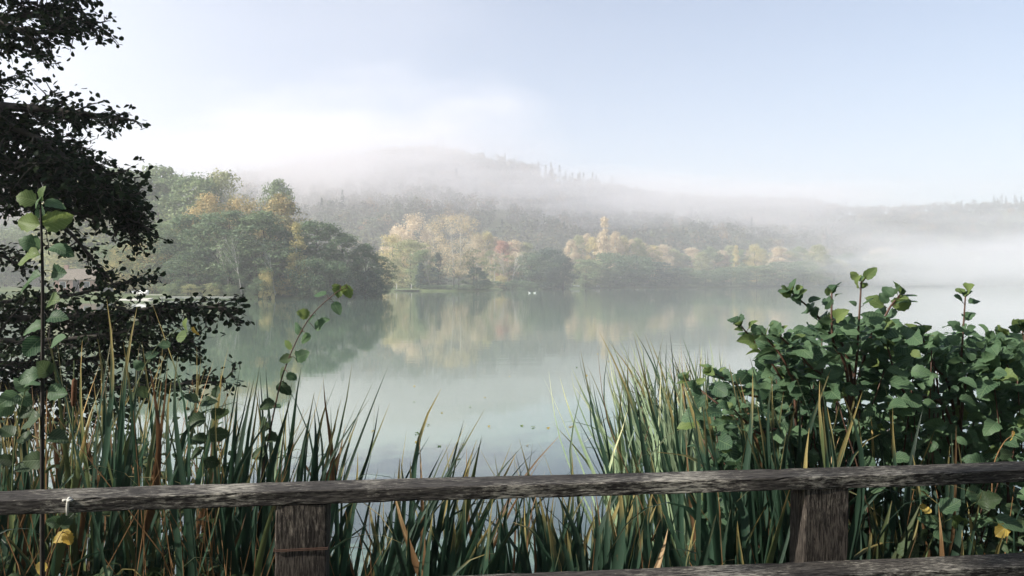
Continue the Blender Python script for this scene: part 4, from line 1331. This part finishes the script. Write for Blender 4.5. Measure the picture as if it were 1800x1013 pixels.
def shrub(label, root_px, root_d, stems, n_fill, px_range, d_range, n_inner):
    rp = P(root_px, 900, root_d); rz_ = bank_z(rp.x, root_d) - 0.02
    root = Vector((rp.x, root_d, max(rz_, -0.1)))
    e = empty('alder_shrub', root, label, 'shrub', 'leafy alder shrubs at the right of the fence')
    count = 0
    st = MB()
    for line in stems:
        pts = smooth_line([root] + [P(*q) for q in line], 8)
        n = len(pts)
        st.tube([p - root for p in pts], [0.0075 * (1 - 0.8 * i / n) + 0.0012 for i in range(n)], 6)
        # leaves alternate up the last part of the stem
        i = int(n * 0.42); side = 1
        while i < n:
            p = pts[i]; t = (pts[min(i + 1, n - 1)] - pts[max(0, i - 1)]).normalized()
            f = i / n
            a = random.uniform(0, 6.28)
            out = (Vector((math.cos(a), math.sin(a) - 0.25, 0.1)) + t * (0.4 + 1.0 * max(0, f - 0.8) * 4)).normalized()
            size = random.uniform(0.045, 0.085) * (1.0 if f < 0.86 else 0.75)
            pet = p + out * 0.02
            st.tube([p - root, pet - root], 0.0012, 4, False)
            kind = 'leaf_y' if (f > 0.88 and random.random() < 0.5) or random.random() < 0.12 else 'leaf'
            add_leaf(e, pet - root, out + Vector((0, 0, random.uniform(-0.35, 0.25))), Vector((random.gauss(-.45, .6), random.gauss(-.5, .6), 0.8)), size, kind); count += 1
            if f > 0.6 and count < 250:
                a2 = a + math.pi + random.uniform(-.8, .8)
                o2 = (Vector((math.cos(a2), math.sin(a2) - 0.25, 0.15)) + t * 0.5).normalized()
                add_leaf(e, p + o2 * 0.015 - root, o2 + Vector((0, 0, random.uniform(-0.3, 0.3))), Vector((random.gauss(-.45, .6), random.gauss(-.5, .6), 0.8)), size * random.uniform(0.6, 1.0), kind); count += 1
            i += random.choice([1, 1, 1, 2])
            side = -side
        for k in range(4):
            a = random.uniform(0, 6.28)
            o = (t + Vector((math.cos(a), math.sin(a), 0)) * 0.7).normalized()
            add_leaf(e, pts[-1] - root, o, o.cross(t.cross(o)) + t, random.uniform(0.035, 0.06), 'leaf_y' if k == 0 else 'leaf'); count += 1
    # body of the bush: twigs with leaves under the uneven hull
    for k in range(n_fill):
        px = random.uniform(*px_range); d = random.uniform(*d_range)
        py = HULL(px) + 15 + 260 * random.random() ** 1.15
        tip = P(px, py, d)
        q = root.lerp(tip, 0.55) + Vector((random.gauss(0, .08), random.gauss(0, .08), 0.1))
        if k % 4 == 0:
            pts = smooth_line([root, q, tip], 5)
            st.tube([p - root for p in pts], [0.0045 * (1 - 0.8 * i / len(pts)) + 0.001 for i in range(len(pts))], 5)
        for j in range(2):
            if count >= 295: break
            out = rand_dir(0.0); out = (out + Vector((0, -0.4, 0))).normalized()
            pos = tip + Vector((random.gauss(0, .035), random.gauss(0, .035), random.gauss(0, .035)))
            add_leaf(e, pos - root, out, Vector((random.gauss(-.45, .6), random.gauss(-.55, .6), 0.75)), random.choice([random.uniform(0.03, 0.05), random.uniform(0.05, 0.095)]), 'leaf_y' if random.random() < 0.12 else 'leaf'); count += 1
    st.build('stem', M['stem'], e, True)
    # shaded inner leaves, too many to pick apart
    src = []
    lm = [leaf_mesh('tmp', 900 + s, M['leaf']) for s in range(3)]
    vb, fb, ub = [], [], []
    o = 0
    data = []
    for me in lm:
        co = np.zeros(len(me.vertices) * 3, dtype=np.float32); me.vertices.foreach_get('co', co)
        ff = np.array([list(p_.vertices) for p_ in me.polygons]); 
        u = np.zeros((len(me.vertices), 2), dtype=np.float32)
        for lp in me.loops: u[lp.vertex_index] = me.uv_layers[0].data[lp.index].uv
        data.append((co.reshape(-1, 3), ff, u))
    for k in range(n_inner):
        px = random.uniform(*px_range); d = random.uniform(d_range[0] + 0.05, d_range[1] + 0.8)
        py = HULL(px) + 12 + 470 * random.random() ** 1.2
        pos = P(px, py, d)
        if pos.z < 0.15: continue
        m = np.array(leaf_matrix(pos - root, rand_dir(-0.1), Vector((random.gauss(-.35, .6), random.gauss(-.4, .6), 0.9)), random.uniform(0.04, 0.088)))
        co, ff, u = random.choice(data)
        vb.append(co @ m[:3, :3].T + m[:3, 3]); fb.append(ff + o); ub.append(u); o += len(co)
    if vb:
        oo = link('inner_leaves', mesh_np('inner_leaves', np.concatenate(vb), np.concatenate(fb), M['leaf'], True, np.concatenate(ub)), e)
        oo['kind'] = 'stuff'
    for me in lm: bpy.data.meshes.remove(me)
    return e


shrub('tallest leafy alder shrub, its topmost shoot rising above the fog line', 1500, 3.2,
      [[(1500, 760, 3.2), (1507, 620, 3.1), (1514, 496, 3.1)], [(1500, 700, 3.2), (1450, 575, 3.05), (1393, 515, 3.0)], [(1512, 690, 3.2), (1555, 560, 3.2), (1582, 518, 3.2)],
       [(1495, 720, 3.1), (1465, 600, 3.0), (1462, 515, 3.0)], [(1500, 760, 3.2), (1420, 640, 3.0), (1370, 590, 2.95)]], 115, (1395, 1600), (2.95, 3.7), 1050)
shrub('leafy alder shrub with low arching shoots beside the pale cattails', 1400, 3.3,
      [[(1400, 760, 3.2), (1370, 660, 3.1), (1303, 573, 3.1)], [(1380, 780, 3.3), (1310, 690, 3.2), (1252, 655, 3.2)], [(1390, 800, 3.2), (1300, 740, 3.1), (1210, 668, 3.2)],
       [(1400, 760, 3.1), (1385, 650, 3.0), (1345, 590, 3.0)], [(1390, 820, 3.0), (1330, 760, 2.95), (1290, 720, 2.9)]], 110, (1235, 1430), (2.95, 3.7), 850)
shrub('leafy alder shrub with an upright leader near the right picture edge', 1680, 3.4,
      [[(1685, 760, 3.4), (1690, 640, 3.3), (1697, 522, 3.3)], [(1690, 740, 3.3), (1730, 640, 3.25), (1757, 592, 3.2)], [(1680, 760, 3.3), (1640, 640, 3.2), (1620, 590, 3.2)],
       [(1680, 780, 3.2), (1590, 690, 3.1), (1560, 610, 3.1)]], 115, (1580, 1770), (3.0, 3.8), 1050)
shrub('leafy alder shrub cut off by the right picture edge', 1850, 3.3,
      [[(1840, 760, 3.3), (1815, 660, 3.2), (1797, 580, 3.2)], [(1850, 780, 3.3), (1800, 700, 3.2), (1770, 640, 3.2)], [(1860, 760, 3.3), (1850, 640, 3.3), (1845, 560, 3.3)]], 90, (1740, 1900), (2.95, 3.8), 850)


def spray(name, cat, label, line, leaves, stem_r, mat='stem', group=None, root=None):
    """a single stem with leaves placed one by one: (px, py, d, size_px, direction degrees, facing, kind)"""
    pts = smooth_line([P(*q) for q in line], 8)
    b = pts[0]
    e = empty(name, b, label, cat, group)
    n = len(pts)
    st = MB(); st.tube([p - b for p in pts], [stem_r * (1 - 0.75 * i / n) for i in range(n)], 6)
    for (px, py, sz, ang, kind) in leaves:
        d = min(pts, key=lambda q: abs((EYE - (py - HOR) / F * q.y) - q.z)).y + random.uniform(-0.03, 0.03)
        c = P(px, py, d)
        s = sz * 0.88 / F * d
        ang += random.uniform(-28, 28); sz *= random.uniform(0.75, 1.15); px += random.uniform(-5, 5); py += random.uniform(-6, 6)
        dr = Vector((math.cos(R(ang)), random.uniform(-0.8, 0.5), math.sin(R(ang)))).normalized()
        pos = c - dr * s * 0.5
        near = min(pts, key=lambda q: (q - pos).length)
        st.tube([near - b, near.lerp(pos, 0.5) - b + Vector((0, 0, 0.004)), pos - b], [0.0016, 0.0013, 0.001], 4, False)
        add_leaf(e, pos - b, dr, Vector((random.gauss(0, .6), -0.8, random.uniform(-0.2, 1.2))), s, kind)
    st.build('stem', M[mat], e, True)
    return e


spray('sapling', 'sapling', 'young sapling with a dark stem and large green leaves at left', [(72, 1200, 2.5), (73, 800, 2.5), (75, 520, 2.5), (73, 400, 2.5), (71, 345, 2.5)],
      [(46, 349, 40, 175, 'leaf_y'), (74, 341, 34, 60, 'leaf_y'), (68, 355, 30, 100, 'leaf'), (95, 357, 36, 20, 'leaf'), (49, 391, 52, 190, 'leaf_y'), (101, 388, 56, 352, 'leaf_y'), (72, 374, 30, 80, 'leaf'),
       (53, 428, 42, 160, 'leaf'), (48, 452, 52, 200, 'leaf_y'), (97, 434, 40, 15, 'leaf'), (114, 441, 36, 320, 'leaf'), (102, 479, 44, 0, 'leaf'), (50, 491, 50, 190, 'leaf'), (92, 528, 40, 30, 'leaf_y'),
       (98, 557, 44, 350, 'leaf'), (57, 575, 40, 190, 'leaf'), (55, 610, 52, 200, 'leaf'), (99, 598, 46, 10, 'leaf'), (76, 648, 40, 100, 'leaf_d'), (52, 660, 44, 180, 'leaf'), (100, 690, 44, 0, 'leaf'),
       (50, 740, 46, 190, 'leaf_d'), (100, 770, 44, 350, 'leaf_d'), (58, 810, 40, 170, 'leaf_d')], 0.008, 'stem_dark')
spray('leafy_shoot', 'shoot', 'arching leafy shoot rising from the reeds against the water', [(455, 860, 2.95), (478, 740, 2.95), (500, 650, 2.95), (540, 565, 2.95), (588, 517, 2.95), (610, 506, 2.95)],
      [(611, 513, 34, 285, 'leaf_y'), (596, 512, 30, 240, 'leaf_y'), (562, 517, 30, 170, 'leaf'), (592, 541, 30, 290, 'leaf'), (533, 552, 26, 160, 'leaf_y'), (547, 558, 22, 200, 'leaf'), (566, 570, 36, 10, 'leaf'),
       (522, 578, 28, 175, 'leaf'), (537, 596, 30, 290, 'leaf'), (505, 608, 22, 150, 'leaf_y'), (529, 626, 30, 20, 'leaf'), (502, 632, 26, 200, 'leaf_d'), (494, 655, 26, 240, 'leaf_d'), (513, 662, 24, 320, 'leaf'),
       (497, 683, 30, 300, 'leaf_d'), (470, 715, 34, 190, 'leaf_d'), (484, 716, 28, 10, 'leaf'), (462, 745, 34, 170, 'leaf_d'), (478, 772, 30, 340, 'leaf_d'), (455, 800, 34, 200, 'leaf_d')], 0.004, 'stem')
spray('bindweed', 'vine', 'thin vine with small heart leaves climbing the left cattails', [(215, 800, 2.85), (240, 680, 2.85), (275, 610, 2.85), (320, 575, 2.85), (345, 578, 2.85)],
      [(326, 572, 30, 60, 'leaf_y'), (316, 590, 30, 200, 'leaf_y'), (342, 583, 20, 290, 'leaf_yellow'), (288, 607, 26, 180, 'leaf'), (266, 624, 26, 20, 'leaf'), (243, 642, 24, 150, 'leaf'), (230, 700, 28, 200, 'leaf_d'), (250, 690, 26, 340, 'leaf_d')], 0.0025, 'stem_green')
spray('bindweed', 'vine', 'leafy vine tangled over the reeds at right end of left stand', [(352, 900, 2.8), (358, 800, 2.8), (362, 720, 2.8), (372, 690, 2.8)],
      [(335, 702, 34, 170, 'leaf_d'), (362, 706, 34, 20, 'leaf_d'), (386, 728, 36, 350, 'leaf_d'), (345, 738, 34, 200, 'leaf_d'), (350, 772, 30, 180, 'leaf_d'), (380, 765, 34, 0, 'leaf_d'), (345, 800, 32, 190, 'leaf_d'),
       (372, 812, 32, 340, 'leaf_d'), (378, 690, 24, 60, 'leaf_d')], 0.003, 'stem_green')
spray('bindweed', 'vine', 'pale-leaved weed at the left picture edge above the rail', [(18, 900, 2.7), (25, 780, 2.7), (40, 700, 2.7), (52, 672, 2.7)],
      [(36, 678, 36, 160, 'leaf'), (56, 674, 34, 60, 'leaf'), (14, 702, 40, 190, 'leaf'), (40, 700, 34, 330, 'leaf'), (6, 720, 40, 210, 'leaf'), (46, 724, 36, 340, 'leaf_d'), (12, 760, 36, 180, 'leaf_d'), (44, 770, 34, 10, 'leaf_d'),
       (10, 810, 34, 190, 'leaf_d'), (40, 822, 34, 350, 'leaf_d')], 0.003, 'stem_green')
spray('withered_weed', 'weed', 'withered weed with yellow leaves hanging below the rail at left', [(60, 1150, 2.6), (80, 1010, 2.58), (98, 955, 2.56), (112, 930, 2.56)],
      [(107, 944, 36, 200, 'leaf_yellow'), (118, 948, 26, 330, 'leaf_yellow'), (70, 1000, 26, 230, 'leaf_yellow'), (95, 918, 34, 150, 'leaf'), (112, 918, 30, 30, 'leaf_d')], 0.003, 'dry_stalk')
spray('creeper', 'vine', 'creeper with yellow and green leaves behind rails at right', [(1600, 1150, 2.7), (1625, 1000, 2.7), (1650, 930, 2.7), (1690, 905, 2.7)],
      [(1628, 896, 24, 330, 'leaf_yellow'), (1672, 890, 44, 20, 'leaf'), (1640, 918, 40, 200, 'leaf'), (1690, 915, 36, 340, 'leaf_y'), (1660, 945, 44, 350, 'leaf'), (1622, 945, 36, 190, 'leaf_d'), (1740, 880, 46, 10, 'leaf_d'),
       (1778, 920, 54, 340, 'leaf'), (1762, 935, 34, 200, 'leaf_yellow'), (1716, 870, 44, 20, 'leaf'), (1600, 968, 40, 190, 'leaf_d'), (1700, 970, 40, 340, 'leaf_d'), (1745, 985, 40, 10, 'leaf_d')], 0.004, 'stem_green')
spray('creeper', 'vine', 'dry creeper tip with one yellow leaf above the rail at right', [(1745, 880, 2.75), (1748, 820, 2.75), (1765, 780, 2.75), (1782, 765, 2.75)],
      [(1783, 767, 22, 320, 'leaf_yellow'), (1715, 812, 40, 175, 'leaf'), (1768, 800, 26, 20, 'leaf_d')], 0.003, 'dry_stalk')

# ------------------------------------------------------------------ leaves adrift on the lake
for k in range(26):
    px = random.uniform(560, 1080); d = random.choice([random.uniform(9, 14), random.uniform(12, 26)])
    fl_ = link('floating_leaf', LEAVES[random.choice(['leaf_yellow', 'leaf_yellow', 'leaf_y'])][k % 12], None,
               matrix=leaf_matrix(Vector(((px - 900) / F * d, d, 0.012)), Vector((math.cos(k * 2.4), math.sin(k * 2.4), 0)), Vector((0, 0, 1)), random.uniform(0.045, 0.075)))
    tag(fl_, 'small fallen leaf adrift on the open water', 'leaf', 'fallen leaves adrift on the lake')

# ------------------------------------------------------------------ undergrowth below the fence: nobody could count it
def undergrowth():
    rng = np.random.default_rng(5)
    parts, uvs = [], []
    me = leaf_mesh('tmp', 77, M['leaf_d'], 0.6, 0.03, 0.3, 0.4)
    co = np.zeros(len(me.vertices) * 3, dtype=np.float32); me.vertices.foreach_get('co', co); co = co.reshape(-1, 3)
    ff = np.array([list(p_.vertices) for p_ in me.polygons])
    u = np.zeros((len(me.vertices), 2), dtype=np.float32)
    for lp in me.loops: u[lp.vertex_index] = me.uv_layers[0].data[lp.index].uv
    for (px0, px1, d0, d1, z0, z1, n, s0, s1) in ((-150, 470, 2.5, 3.1, 0.5, 1.30, 2600, 0.025, 0.06), (1480, 1950, 2.85, 3.6, 0.4, 1.45, 900, 0.04, 0.09), (480, 1480, 2.9, 3.6, 0.1, 0.85, 500, 0.03, 0.06),
                                                   (-150, 420, 3.0, 4.2, 1.0, 1.62, 700, 0.03, 0.06)):
        for k in range(n):
            px = rng.uniform(px0, px1); d = rng.uniform(d0, d1)
            pos = Vector(((px - 900) / F * d, d, z0 + (z1 - z0) * rng.uniform() ** 1.3))
            m = np.array(leaf_matrix(pos, rand_dir(0.0), Vector((random.gauss(0, .7), random.gauss(0, .7), 1)), rng.uniform(s0, s1)))
            parts.append((co @ m[:3, :3].T + m[:3, 3], ff)); uvs.append(u)
    v, f = join_quads(parts)
    o = link('undergrowth', mesh_np('undergrowth', v, f, M['leaf_d'], True, np.concatenate(uvs)))
    tag(o, 'dark tangled weed leaves behind and below the fence', 'weeds', kind='stuff')
    bpy.data.meshes.remove(me)
    # thin dry stalks and grass in the same tangle
    mb = MB()
    for k in range(420):
        px = random.choice([random.uniform(-150, 700), random.uniform(-150, 480), random.uniform(900, 1900)])
        d = random.uniform(2.62, 3.6)
        x = (px - 900) / F * d
        z = root_z(x, d)
        h = random.uniform(0.35, 0.95) if px > 500 else random.uniform(0.5, 1.3)
        l1 = random.gauss(0, 0.2); l2 = random.gauss(0, 0.15)
        mb.tube([(x, d, z), (x + l1 * 0.4 * h, d + l2 * 0.4 * h, z + h * 0.55), (x + l1 * h, d + l2 * h, z + h)], [0.0028, 0.002, 0.0007], 4, False)
    o = mb.build('dry_grass', M['dry_stalk'], None)
    tag(o, 'thin dry grass stalks tangled among the reeds by the fence', 'grass', kind='stuff')


undergrowth()

# ------------------------------------------------------------------ the dark alder overhanging from the left
def overhanging_alder():
    rng = random.Random(21)
    tx, ty = -6.6, 7.4
    tz = bank_z(tx, ty)
    e = empty('alder_tree', (tx, ty, tz), 'big dark alder overhanging the water at the left picture edge', 'tree')
    base = Vector((tx, ty, tz))
    tr = MB()
    tp = [Vector((tx, ty, tz - 0.3)), Vector((tx + 0.05, ty, tz + 1.5)), Vector((tx - 0.1, ty + 0.1, 4.0)), Vector((tx + 0.1, ty, 5.0)), Vector((tx, ty + 0.1, 5.7)), Vector((tx + 0.1, ty, 6.3))]
    sp_ = smooth_line(tp, 6)
    tr.tube([p - base for p in sp_], [0.19 * (1 - 0.85 * i / len(sp_)) + 0.02 for i in range(len(sp_))], 10)
    tr.build('trunk', M['bark'], e, True)
    br = MB()
    leaves = []      # (pos, dir)

    def twig(p, d, ln, r, lv):
        n = 5
        pts = [p]; q = p.copy(); dd = d.normalized()
        for i in range(n):
            dd = (dd + Vector((rng.gauss(0, .14), rng.gauss(0, .14), rng.gauss(-0.01, .12)))).normalized()
            q = q + dd * ln / n; pts.append(q.copy())
        br.tube([a - base for a in pts], [r * (1 - 0.75 * i / n) for i in range(n + 1)], 4, False)
        if lv > 0:
            for k in range(int(3 + ln * 5)):
                t = rng.uniform(0.15, 0.95); i = min(n - 1, int(t * n))
                b = pts[i].lerp(pts[i + 1], t * n - i)
                sd_ = Vector((rng.gauss(0, 1), rng.gauss(0, 1), rng.gauss(-0.05, 0.55)))
                twig(b, (dd * 0.9 + sd_ * 0.7), ln * rng.uniform(0.35, 0.6), r * 0.5, lv - 1)
        for k in range(int(ln / 0.030)):
            t = rng.uniform(0.1, 1.05); i = min(n - 1, int(t * n))
            b = pts[i].lerp(pts[i + 1], t * n - i)
            leaves.append((b + Vector((rng.gauss(0, .03), rng.gauss(0, .03), rng.gauss(0, .03))), (dd + Vector((rng.gauss(0, .8), rng.gauss(0, .8), rng.gauss(-.2, .7)))).normalized()))

    def bough(line, r, dens, tl, start=0.15, lv=1, droop=0.0):
        pts = smooth_line(line, 8)
        n = len(pts)
        br.tube([p - base for p in pts], [r * (1 - 0.85 * i / n) + 0.003 for i in range(n)], 6)
        ln = sum((pts[i + 1] - pts[i]).length for i in range(n - 1))
        for k in range(int(ln * dens)):
            t = start + (1 - start) * (k + rng.random()) / max(1, int(ln * dens))
            i = min(n - 2, int(t * (n - 1))); f = t * (n - 1) - i
            p = pts[i].lerp(pts[i + 1], min(1, f)); d = (pts[i + 1] - pts[i]).normalized()
            sd_ = Vector((rng.gauss(0, .8), rng.gauss(0, 1), rng.gauss(droop, 0.55)))
            twig(p, d * 0.9 + sd_ * 0.75, tl * (1.15 - 0.6 * t) * rng.uniform(0.6, 1.2), r * 0.22 + 0.002, lv)
        twig(pts[-1], (pts[-1] - pts[-2]).normalized(), tl * 0.4, 0.004, 0)

    T = lambda z: Vector((tx, ty, z))
    # three tiers seen in the picture
    bough([T(4.2), P(-120, 60, 7.2), P(40, 30, 7.0), P(110, 28, 6.9), P(165, 44, 6.8)], 0.05, 9, 0.48)
    bough([T(4.4), P(-100, -60, 7.0), P(40, -40, 6.8), P(130, -10, 6.7)], 0.05, 8, 0.5)
    bough([T(3.9), P(-120, 100, 7.0), P(-10, 80, 6.8), P(80, 98, 6.7)], 0.04, 8, 0.30)
    bough([T(3.6), P(-100, 190, 7.0), P(40, 190, 6.8), P(140, 200, 6.7), P(228, 211, 6.6)], 0.055, 11, 0.38)
    bough([T(3.4), P(-100, 230, 7.0), P(60, 250, 6.8), P(140, 300, 6.6), P(195, 350, 6.5), P(232, 394, 6.5)], 0.06, 16, 0.48)
    bough([T(3.3), P(-100, 260, 6.6), P(30, 290, 6.4), P(100, 325, 6.3), P(160, 338, 6.2), P(205, 348, 6.2)], 0.05, 13, 0.42)
    bough([T(3.2), P(-100, 300, 7.2), P(0, 300, 7.1), P(80, 305, 7.0), P(140, 312, 6.9)], 0.05, 13, 0.5)
    bough([T(3.0), P(-100, 350, 6.9), P(20, 355, 6.8), P(110, 400, 6.7), P(150, 440, 6.6), P(195, 495, 6.6)], 0.03, 8, 0.26, 0.3)
    bough([T(2.8), P(-120, 420, 6.8), P(-20, 440, 6.7), P(40, 470, 6.7)], 0.03, 7, 0.26, 0.3)
    bough([T(3.4), P(-60, 220, 6.5), P(60, 240, 6.4), P(130, 290, 6.3), P(175, 320, 6.3)], 0.04, 10, 0.4)
    bough([T(3.1), P(-60, 320, 6.4), P(50, 335, 6.4), P(110, 365, 6.3), P(165, 385, 6.3)], 0.035, 8, 0.3)
    bough([T(4.2), P(-60, 40, 6.6), P(50, 60, 6.5), P(110, 50, 6.5)], 0.035, 10, 0.36)
    # low boughs over the water
    bough([T(1.9), P(-100, 560, 6.9), P(60, 560, 6.7), P(200, 552, 6.6), P(300, 540, 6.5), P(398, 541, 6.4)], 0.045, 13, 0.36, 0.2, 1, -0.35)
    bough([T(1.8), P(-100, 540, 7.1), P(20, 530, 7.0), P(120, 520, 6.9), P(200, 500, 6.8), P(270, 490, 6.8)], 0.025, 7, 0.26, 0.3)
    bough([T(1.5), P(-60, 640, 6.9), P(90, 640, 6.8), P(230, 620, 6.7), P(340, 600, 6.6)], 0.04, 13, 0.5, 0.15, 1, -0.2)
    bough([T(1.4), P(-60, 680, 6.8), P(110, 690, 6.7), P(240, 680, 6.6), P(385, 672, 6.5)], 0.035, 11, 0.4, 0.15, 1, -0.1)
    bough([T(1.3), P(-80, 730, 6.7), P(60, 740, 6.6), P(190, 735, 6.6)], 0.03, 11, 0.4, 0.15)
    bough([T(1.6), P(-80, 600, 6.6), P(60, 600, 6.5), P(180, 590, 6.5), P(260, 575, 6.5)], 0.035, 13, 0.5, 0.15)
    # rest of the crown, left of and above the picture
    for k in range(22):
        z = rng.uniform(3.0, 5.6)
        a = rng.uniform(0, 6.28)
        ln = rng.uniform(1.4, 2.6) * (1.15 - (z - 3) / 8)
        end = Vector((tx + math.cos(a) * ln, ty + math.sin(a) * ln, z + rng.uniform(-.2, .6)))
        px = 900 + F * end.x / max(end.y, .1); py = HOR - (end.z - EYE) / max(end.y, .1) * F
        if px > 40 and 0 < py: continue
        bough([T(z - 0.5), T(z).lerp(end, 0.5) + Vector((0, 0, .1)), end], 0.04, 7, 0.6, 0.25)
    br.build('branch', M['bark'], e, True)
    # every leaf: small rounded, folded along the midrib
    nl = len(leaves)
    rg = np.random.default_rng(3)
    pos = np.array([tuple(p - base) for p, d in leaves]); y = np.array([tuple(d) for p, d in leaves])
    zz = rg.normal(size=(nl, 3)) * 0.7 + np.array([0, 0, 1.0])
    zz -= y * (zz * y).sum(1, keepdims=True); zz /= np.maximum(np.linalg.norm(zz, axis=1, keepdims=True), 1e-6)
    xx = np.cross(y, zz)
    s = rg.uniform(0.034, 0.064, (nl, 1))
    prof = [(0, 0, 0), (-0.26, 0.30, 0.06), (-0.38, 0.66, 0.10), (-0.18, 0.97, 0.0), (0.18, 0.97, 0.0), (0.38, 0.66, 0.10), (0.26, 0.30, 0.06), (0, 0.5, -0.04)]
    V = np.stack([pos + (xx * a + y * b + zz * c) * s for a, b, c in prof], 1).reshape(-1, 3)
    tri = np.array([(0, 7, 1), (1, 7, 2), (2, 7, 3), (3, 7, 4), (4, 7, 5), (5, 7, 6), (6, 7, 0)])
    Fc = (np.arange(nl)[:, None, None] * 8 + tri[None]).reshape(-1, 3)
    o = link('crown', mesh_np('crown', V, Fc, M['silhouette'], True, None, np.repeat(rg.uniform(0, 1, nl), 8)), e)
    print('alder leaves', nl)


overhanging_alder()

# ------------------------------------------------------------------ unseen trees added beside and behind the viewer to shade the foreground
def shade_trees():
    def one(x, y, H, W, base, label, me=None, rz=0.0):
        z = bank_z(x, y)
        e = empty('added_shade_tree', (x, y, z), label, 'tree', 'added trees shading the foreground', rz)
        cm, tm = me
        o = link('trunk', tm, e); o.scale = (H, H, H)
        o = link('crown', cm, e); o.scale = (W, W, H)
        return e
    big = (crown_mesh('crown', 501, 'round', 1.0, 1.0, 0.12, 170, 90, 0.017, M['green_a'], 0.13, 0.35), trunk_mesh('trunk', 502, 0.92, 0.018, M['bark'], 10, 0.3, 0.2, 8))
    high = (crown_mesh('crown', 505, 'round', 1.0, 1.0, 0.5, 120, 60, 0.022, M['green_a'], 0.13, 0.35), trunk_mesh('trunk', 506, 0.92, 0.016, M['bark'], 8, 0.2, 0.55, 8))
    one(-6.2, -1.5, 10.0, 3.4, 0.5, 'tall unseen tree added at left to shade the rail', high)
    one(-11.5, 4.8, 13.5, 6.0, 0.1, 'unseen leafy tree added on the bank to shade the dark alder', big, 0.5)
    for i, (x, y, H, W) in enumerate([(-14, -8.5, 13, 8), (-6, -8, 14, 9), (1, -7, 13, 9), (8, -8, 14, 9), (14, -4, 12, 9), (12, 4.0, 10, 7)]):
        one(x, y, H, W, 0.1, 'unseen leafy tree added in a row behind the viewer for shade', big, i * 1.3)


shade_trees()

#@@HAZE
# ------------------------------------------------------------------ the air
hz = MB().box((150, 560, 84), (2600, 1560, 172))
ho = hz.build('haze', volume_mat('morning_haze', HAZE)); tag(ho, 'thin even morning haze over the whole lake', 'haze', kind='stuff')


def fog_mat(name, density, seed):
    """fog that thins out towards the edge of its bank, with wisps"""
    m, nt, N, L, out = new_mat(name)
    tc = N('ShaderNodeTexCoord')
    ln = N('ShaderNodeVectorMath'); ln.operation = 'LENGTH'; L(tc.outputs['Object'], ln.inputs[0])
    nz = N('ShaderNodeTexNoise'); nz.noise_dimensions = '4D'; nz.inputs['W'].default_value = seed * 3.7
    nz.inputs['Scale'].default_value = 3.0; nz.inputs['Detail'].default_value = 4
    L(tc.outputs['Object'], nz.inputs[0])
    ad = N('ShaderNodeMath'); ad.operation = 'MULTIPLY_ADD'; L(nz.outputs['Fac'], ad.inputs[0]); ad.inputs[1].default_value = 1.7
    L(ln.outputs['Value'], ad.inputs[2])
    mr = N('ShaderNodeMapRange'); mr.interpolation_type = 'SMOOTHSTEP'
    L(ad.outputs[0], mr.inputs[0]); mr.inputs[1].default_value = 1.60; mr.inputs[2].default_value = 0.70
    mr.inputs[3].default_value = 0.0; mr.inputs[4].default_value = density
    v = N('ShaderNodeVolumePrincipled')
    v.inputs['Color'].default_value = (1.0, 0.975, 0.99, 1)
    v.inputs['Anisotropy'].default_value = 0.2
    L(mr.outputs[0], v.inputs['Density'])
    L(v.outputs[0], out.inputs['Volume'])
    return m


def fog(px, py, d, rx, ry, rz, dens, seed):
    c = P(px, py, d)
    bm = bmesh.new()
    bmesh.ops.create_icosphere(bm, subdivisions=3, radius=1.0)
    me = bpy.data.meshes.new('fog_bank'); bm.to_mesh(me); bm.free()
    me.materials.append(fog_mat('fog_%d' % seed, dens, seed))
    o = link('fog_bank', me, None, c); o.scale = (rx, ry, rz)
    return o


FOGS = [
    # over the water at right
    (1900, 476, 330, 150, 130, 28, 0.024, 'dense white fog bank lying on the lake at right', 1),
    (1700, 452, 440, 220, 120, 32, 0.016, 'thinner fog around the dense bank on the lake at right', 2),
    # drifting across the hillside
    (930, 352, 500, 320, 90, 30, 0.027, 'thin bank of fog drifting across the middle of hill', 3),
    (1300, 368, 620, 320, 100, 40, 0.028, 'fog bank on the hill slope right of centre', 4),
    (610, 292, 500, 220, 150, 66, 0.026, 'high fog veiling the left end of the hill', 5),
    (150, 180, 480, 480, 190, 190, 0.0022, 'bright fog above the left wood', 6),
]
for (px, py, d, rx, ry, rz, den, lab, sd_) in FOGS:
    tag(fog(px, py, d, rx, ry, rz, den, sd_), lab, 'fog', kind='stuff')
